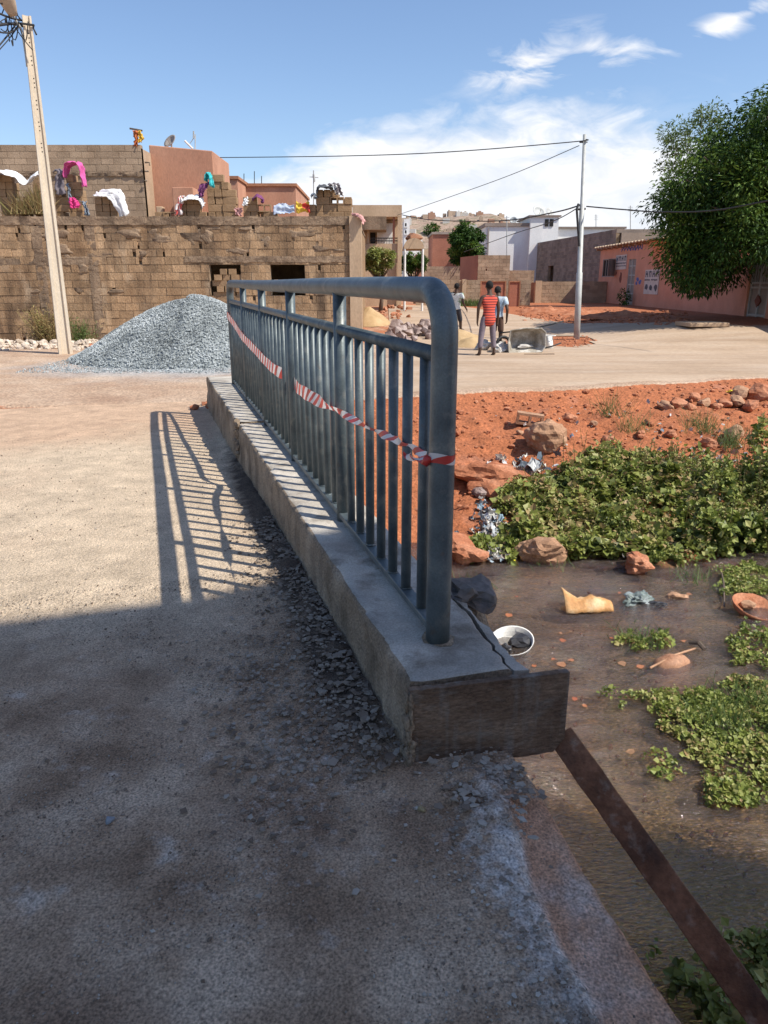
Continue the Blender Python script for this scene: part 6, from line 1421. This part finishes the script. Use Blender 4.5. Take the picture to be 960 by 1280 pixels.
# water cress mats
cress = lambda x, y: .045 + .05 * max(0, fn(x * 3, y * 3, 5))
def wpatch(name, pts, n, sz=.036, hf=cress, cl=3.0, mat='leaf_cress'):
    plant_patch(name, None, gpoly(pts, 1), n, hf, sz, M[mat], .9, .7, cl=cl)
wpatch('floating_cress', [(820, 905), (870, 870), (905, 850), (960, 850), (1040, 870), (1060, 1010), (960, 1010), (900, 1002), (862, 950)], 15000, .026, cl=4.5)
wpatch('floating_cress', [(740, 862), (790, 860), (850, 866), (905, 870), (900, 895), (850, 900), (800, 885), (745, 872)], 1900, .026, cl=6)
wpatch('floating_cress', [(895, 740), (900, 715), (960, 705), (1010, 720), (1010, 748), (930, 746)], 4800, .027, cl=4)
wpatch('floating_cress', [(925, 800), (960, 780), (1010, 790), (1010, 850), (935, 840), (905, 832)], 3000, .027, cl=5)
wpatch('floating_cress', [(770, 812), (775, 795), (830, 792), (838, 806), (800, 815)], 420, .035, cl=6)
wpatch('floating_cress', [(805, 960), (840, 940), (850, 965), (820, 975)], 110, .03, cl=7)
wpatch('shaded_weeds', [(835, 1225), (860, 1200), (905, 1175), (975, 1170), (1010, 1260), (960, 1330), (850, 1330), (835, 1270)], 1100, .042, lambda x, y: .12, 4, 'leaf_vine')
m = MB()
for (px, py, n, h) in ((800, 800, 90, .12), (905, 905, 160, .16), (940, 880, 160, .2), (660, 640, 60, .3), (870, 725, 60, .15), (1000, 800, 50, .2), (765, 520, 60, .55), (792, 540, 60, .45), (585, 735, 60, .14), (690, 705, 30, .1), (878, 540, 120, .5), (915, 560, 120, .5)):
    p = hit(px, py) if gz(*onw(px, py)[:2]) > WZ else onw(px, py); strands(m, p, .12, .1, h, n, .003, .5)
tag(m.build('reed_grass', M['leaf_pale']), kind='stuff')
# litter scraps spread down the bank
def scrap(m, c, s):
    n = 5; V = []; a, b = Vector((random.gauss(0, 1), random.gauss(0, 1), random.gauss(0, .5))).normalized(), Vector((random.gauss(0, 1), random.gauss(0, 1), random.gauss(0, .7))).normalized(); k = random.random() * 50
    for i in range(n):
        for j in range(n):
            V.append(Vector(c) + (a * (i / n - .5) + b * (j / n - .5)) * s + Vector((0, 0, abs(fn(i * .6 + k, j * .6)) * s * .7)))
    m.add(V, [(i * n + j, i * n + j + 1, (i + 1) * n + j + 1, (i + 1) * n + j) for i in range(n - 1) for j in range(n - 1)])
m = MB()
for (px, py, sx_, sy_, n, s) in ((612, 655, 12, 20, 130, .09), (625, 690, 16, 8, 60, .07), (640, 588, 14, 8, 26, .10), (668, 592, 12, 6, 18, .11), (700, 560, 14, 10, 14, .08), (880, 610, 26, 22, 60, .10), (900, 575, 25, 14, 26, .09), (790, 690, 20, 8, 10, .06), (735, 520, 60, 8, 20, .05), (860, 540, 40, 14, 26, .07), (760, 590, 60, 30, 20, .06), (930, 640, 22, 20, 22, .09)):
    for _ in range(n):
        p = hit(random.gauss(px, sx_), random.gauss(py, sy_)); 
        if p.z < WZ: p.z = WZ
        scrap(m, p + Vector((0, 0, .03)), s * random.uniform(.5, 1.4))
tag(m.build('plastic_litter', M['litter']), kind='stuff')
M['yellow'] = flat('yellow_plastic', (.75, .62, .03), .5)
def scrap_obj(name, lab, cat, p, s, mat):
    m = MB(); random.seed(int(p.x * 100)); scrap(m, p, s); o = m.build(name, mat); o.modifiers.new('thick', 'SOLIDIFY').thickness = .006; return tag(o, lab, cat)
scrap_obj('plastic_scrap', 'bright yellow plastic scrap on the upper right of the red bank', 'litter', hit(912, 492) + Vector((0, 0, .03)), .12, M['yellow'])
scrap_obj('plastic_scrap', 'white and yellow plastic scrap at the waterline below the litter heap', 'litter', hit(640, 704) + Vector((0, 0, .03)), .12, M['yellow'])
scrap_obj('grey_plastic', 'crumpled silvery plastic sheet on the bank left of the vines', 'litter', hit(665, 590) + Vector((0, 0, .04)), .32, M['steel'])

# ------------------------------------------------------------------ things in the stream
random.seed(51)
p = onw(640, 806); t = thing('white_basin', 'white rimmed basin half sunk in the stream with black rag inside', 'basin', p)
m = MB(); V = []; rr = [(.10, -.06), (.145, -.02), (.165, .045), (.175, .05), (.168, .038), (.14, -.02)]; tiltm = Matrix.Rotation(R(14), 3, 'X') @ Matrix.Rotation(R(-8), 3, 'Y')
for (r_, z_) in rr:
    for k in range(26): V.append(p + tiltm @ Vector((r_ * math.cos(k / 26 * 6.283), r_ * math.sin(k / 26 * 6.283), z_)))
m.add(V, [(j * 26 + k, j * 26 + (k + 1) % 26, (j + 1) * 26 + (k + 1) % 26, (j + 1) * 26 + k) for j in range(5) for k in range(26)] + [tuple(range(26))[::-1]]); m.build('bowl', M['white'], t, smooth=True)
o = crumple('black_rag', 'crumpled black rag bunched in the white basin', 'rag', p + Vector((.06, .0, .035)), (.09, .06, .045), M['blackbag'], .5, 2)
o = crumple('black_rag', 'small black scrap hanging on the left rim of the white basin', 'rag', p + Vector((-.09, -.11, .0)), (.06, .04, .05), M['blackbag'], .9)
M['ochrebag'] = pmat('ochre_bag', [(.34, .15, .05), (.52, .28, .11), (.66, .48, .28)], 7, .6, .4, 20, grain=.15)
p = onw(738, 762); t = thing('ochre_bag', 'ochre and cream torn bag with a pointed corner lying in the stream', 'bag', p)
m = MB(); V = []; nu, nv = 14, 10
for i in range(nu + 1):
    for j in range(nv + 1):
        a, b = i / nu - .5, j / nv - .5; x = a * .36; y = b * .22 * (1 - .3 * a); z = .10 * (1 - (2 * b) ** 2) * (1 - .5 * abs(2 * a)) + .02 * fn(a * 6, b * 6, 3) + .015
        if a < -.3: k = (-.3 - a) / .2; z += .13 * k * (b + .5); x -= .06 * k
        V.append(p + Vector((x, y + .02, z)))
m.add(V, [(i * (nv + 1) + j, i * (nv + 1) + j + 1, (i + 1) * (nv + 1) + j + 1, (i + 1) * (nv + 1) + j) for i in range(nu) for j in range(nv)]); o = m.build('sheet', M['ochrebag'], t, smooth=True); o.modifiers.new('thick', 'SOLIDIFY').thickness = .008
m = MB(); m.rock(p + Vector((-.20, -.01, .01)), (.05, .03, .03), 2, .5); m.build('torn_corner', M['ochrebag'], t)
m = MB(); strands(m, p + Vector((-.14, 0, 0)), .04, .03, .1, 40, .004, .5); tag(m.build('weed_clump', M['leaf_dry']), 'small dark weed clump caught at the left end of the ochre bag', 'weed')
M['greenbag'] = pmat('grey_green_bag', [(.07, .09, .08), (.18, .22, .21), (.32, .35, .36)], 8, .45, .5, 25, grain=.2)
crumple('grey_bag', 'crumpled grey-green plastic bag floating right of the ochre bag', 'bag', onw(797, 752) + Vector((0, 0, .0)), (.13, .09, .06), M['greenbag'], 1.0, 4, rz=.2)
crumple('grey_bag_tail', 'dark flat tail of plastic trailing from the grey-green bag', 'bag', onw(822, 755), (.08, .03, .02), M['blackbag'], .8)
crumple('brown_stone', 'small round brown stone breaking the surface beyond the grey-green bag', 'stone', onw(846, 746), (.09, .06, .04), M['tanrock'], .4)
p = onw(940, 764); t = thing('clay_dish', 'broken terracotta dish tilted at the edge of the floating plants', 'dish', p)
m = MB(); V = []; tiltm = Matrix.Rotation(R(16), 3, 'X') @ Matrix.Rotation(R(12), 3, 'Y')
for (r_, z_) in [(.08, -.01), (.16, .01), (.20, .06), (.205, .06), (.17, .0), (.08, -.025)]:
    for k in range(24): w = 1 + .12 * (k % 24 in (3, 4, 5)) ; V.append(p + tiltm @ Vector((r_ * w * math.cos(k / 24 * 6.283), r_ * w * .85 * math.sin(k / 24 * 6.283), z_)))
m.add(V, [(j * 24 + k, j * 24 + (k + 1) % 24, (j + 1) * 24 + (k + 1) % 24, (j + 1) * 24 + k) for j in range(5) for k in range(24)]); m.build('bowl', M['redrock'], t, smooth=True)
m = MB(); m.rock(p + tiltm @ Vector((-.02, .05, .03)), (.07, .05, .03), 2, .4); m.build('sherd', M['tanrock'], t)
p = onw(846, 826); t = thing('clay_jar', 'half sunken brown clay jar on its side in the stream', 'jar', p)
m = MB(); dd = Vector((.93, .35, -.1)).normalized(); p = p - Vector((0, 0, .045)); m.tube([p - dd * .2, p - dd * .17, p - dd * .06, p + dd * .06, p + dd * .11, p + dd * .13], [.03, .07, .10, .085, .05, .055], 16); m.build('shell', pmat('jar_clay', [(.28, .13, .07), (.40, .22, .13)], 6, .6, .2, 20), t, smooth=True)
for a, b, lab in (((812, 838), (868, 815), 'long pale stick lying across the water beside the clay jar'), ((862, 806), (880, 816), 'short dark split stick behind the clay jar'), ((905, 760), (900, 712), 'thin bent twig near the terracotta dish')):
    m = MB(); q0, q1 = onw(*a), onw(*b); m.tube([q0 + Vector((0, 0, .02)), (q0 + q1) / 2 + Vector((.01, 0, .05)), q1 + Vector((0, 0, .03))], .009 if 'dark' not in lab else .018, 6); tag(m.build('stick', M['tanrock'] if 'pale' in lab else M['bark']), lab, 'stick')
m = MB(); M['orange_leaf'] = ramped('orange_leaf', [(.30, .09, .04), (.38, .14, .06), (.26, .15, .08)], .5, .1, 0)
for (px, py) in ((700, 795), (712, 750), (778, 745), (780, 828), (800, 830), (700, 833), (716, 826), (690, 822), (655, 835), (640, 830), (670, 830), (765, 796), (720, 876), (728, 880), (862, 740), (640, 770), (700, 803), (648, 745), (715, 788), (787, 940), (850, 800), (880, 770)):
    p = onw(px + random.uniform(-4, 4), py + random.uniform(-4, 4)); V = []; s = random.uniform(.012, .042); n = 9; o = len(m.v)
    V = [p + Vector((math.cos(k / n * 6.283) * s * random.uniform(.6, 1.2), math.sin(k / n * 6.283) * s * random.uniform(.6, 1.2), .006 + random.uniform(-.004, .004))) for k in range(n)]
    m.add(V, [tuple(range(n))]); 
tag(m.build('orange_fragments', M['orange_leaf']), kind='stuff')
m = MB()
for _ in range(260): p = onw(random.uniform(600, 1000), random.uniform(720, 1120)); chip(m, p + Vector((0, 0, -.03)), random.uniform(.008, .03))
tag(m.build('stream_pebbles', M['redrock']), kind='stuff')

# ------------------------------------------------------------------ chips and grit on the deck
random.seed(61)
def on_deck(u, v): p = K(u, v, 0); return Vector((p.x, p.y, zdeck(p.x, p.y)))
def flake(m, c, s, r):
    n = random.choice((3, 4, 4, 5, 5)); th = s * random.uniform(.1, .25); rot = Matrix.Rotation(random.random() * 6.28, 3, 'Z') @ Matrix.Rotation(random.gauss(0, .22), 3, 'X'); V = []
    an = sorted(random.random() * 6.283 for _ in range(n)); an = [k / n * 6.283 + random.uniform(-.35, .35) for k in range(n)]
    for z in (-th / 2, th / 2):
        for a in an: V.append(Vector(c) + rot @ Vector((math.cos(a) * s * (.85 if z > 0 else 1), math.sin(a) * s * .75, z)))
    m.add(V, [tuple(range(n))[::-1], tuple(range(n, 2 * n))] + [(i, (i + 1) % n, n + (i + 1) % n, n + i) for i in range(n)], r)
m = MB()
for _ in range(1700):      # broken grey skin along the foot of the kerb
    u = random.uniform(-.35, 2.6); v = -.22 - .012 * u - abs(random.gauss(.03, .12)); s = random.uniform(.004, .018) * (1.5 if random.random() < .1 else 1)
    flake(m, on_deck(u, v) + Vector((0, 0, .008 + .03 * math.exp(-((v + .27) / .09) ** 2))), s, random.uniform(.15, .75))
for _ in range(900):
    u = random.gauss(.15, .35); v = -.55 + random.gauss(0, .17); flake(m, on_deck(u, v) + Vector((0, 0, .012)), random.uniform(.004, .016), random.uniform(.2, .8))
for _ in range(700):
    u = -.5 + random.gauss(0, .12); v = .0 + random.gauss(0, .10)
    if v < deck_edge(u) - .10 + .08 * (u > -.62): flake(m, on_deck(u, v) + Vector((0, 0, .03)), random.choice((.003, .005, .007, .01, .018)), random.uniform(.3, .95))
for _ in range(900):
    u = random.uniform(-1.6, -.5); v = -.06 + random.gauss(0, .16)
    if v < deck_edge(u) - .20: flake(m, on_deck(u, v) + Vector((0, 0, .008)), random.uniform(.003, .010), random.uniform(.3, 1))
tag(m.build('concrete_flakes', M['chips']), kind='stuff')
m = MB()
for _ in range(26000):
    u = random.uniform(-1.75, 1.6); v = random.uniform(-2.2, .12); k = fn(u * 2.2, v * 2.2, 4)
    if random.random() > .38 + 1.5 * k or v > deck_edge(u) - .03 or (u < -.62 and v > deck_edge(u) - .22 and random.random() < .9): continue
    chip(m, on_deck(u, v) + Vector((0, 0, .004)), random.uniform(.0015, .006) * (1.9 if random.random() < .03 else 1), random.uniform(.15, 1))
for _ in range(700):
    u = random.uniform(1.2, 7); v = random.uniform(-3.2, -.4); chip(m, on_deck(u, v) + Vector((0, 0, .004)), random.uniform(.004, .010), random.random())
tag(m.build('grit', M['chips']), kind='stuff')
M['bluestone'] = flat('blue_grey_stone', (.22, .24, .27), .8)
for (px, py, s, lab, mt) in ((138, 1028, .017, 'single blue-grey pebble lying on the shaded deck at left', 'bluestone'), (527, 1014, .015, 'yellowish pebble on the cement dust below the end board', 'yellowst'), (436, 890, .012, 'pale chip in the shadow near the kerb foot', 'bluestone')):
    if mt == 'yellowst' and mt not in M: M[mt] = flat('yellow_stone', (.28, .22, .12), .8)
    p = onw(px, py, 0); m = MB(); m.rock(p + Vector((0, 0, s * .6)), (s, s * .75, s * .6), 2, .4); tag(m.build('pebble', M[mt], smooth=True), lab, 'pebble')
# small debris at the far end of the kerb
m = MB()
for _ in range(30): p = K(random.uniform(8.2, 8.9), random.uniform(-.5, .3), -.14); m.rock(p, [random.uniform(.03, .09)] * 2 + [random.uniform(.02, .05)], 1, .5)
tag(m.build('far_rubble', M['redrock']), kind='stuff')

# ------------------------------------------------------------------ unseen building behind the viewer, shaped for the shade it throws
BH = 12.0; off = Vector((.914, -.407, 0)) * (BH / 1.226)
trace = [Vector((-3.3, 2.95, 0)), Vector((-1.87, 3.22, 0)), Vector((-.95, 3.52, 0)), Vector((-.25, 4.02, 0)), Vector((1.96, 2.55, 0)), Vector((3.2, 1.75, 0)), Vector((3.2, -2.6, 0)), Vector((-3.3, -2.6, 0))]  # outline solved from the shadow's edge, trimmed to let in more sky
poly = [tuple((q + off)[:2]) for q in trace]
t = thing('shade_building', 'unseen tall plain house behind the viewer, shaped to shade the near deck', 'house', (poly[0][0] + 3, poly[0][1] - 2, -1.6))
m = MB(); m.prism(poly, -1.6, BH); m.build('wall', M['block_tan'], t)
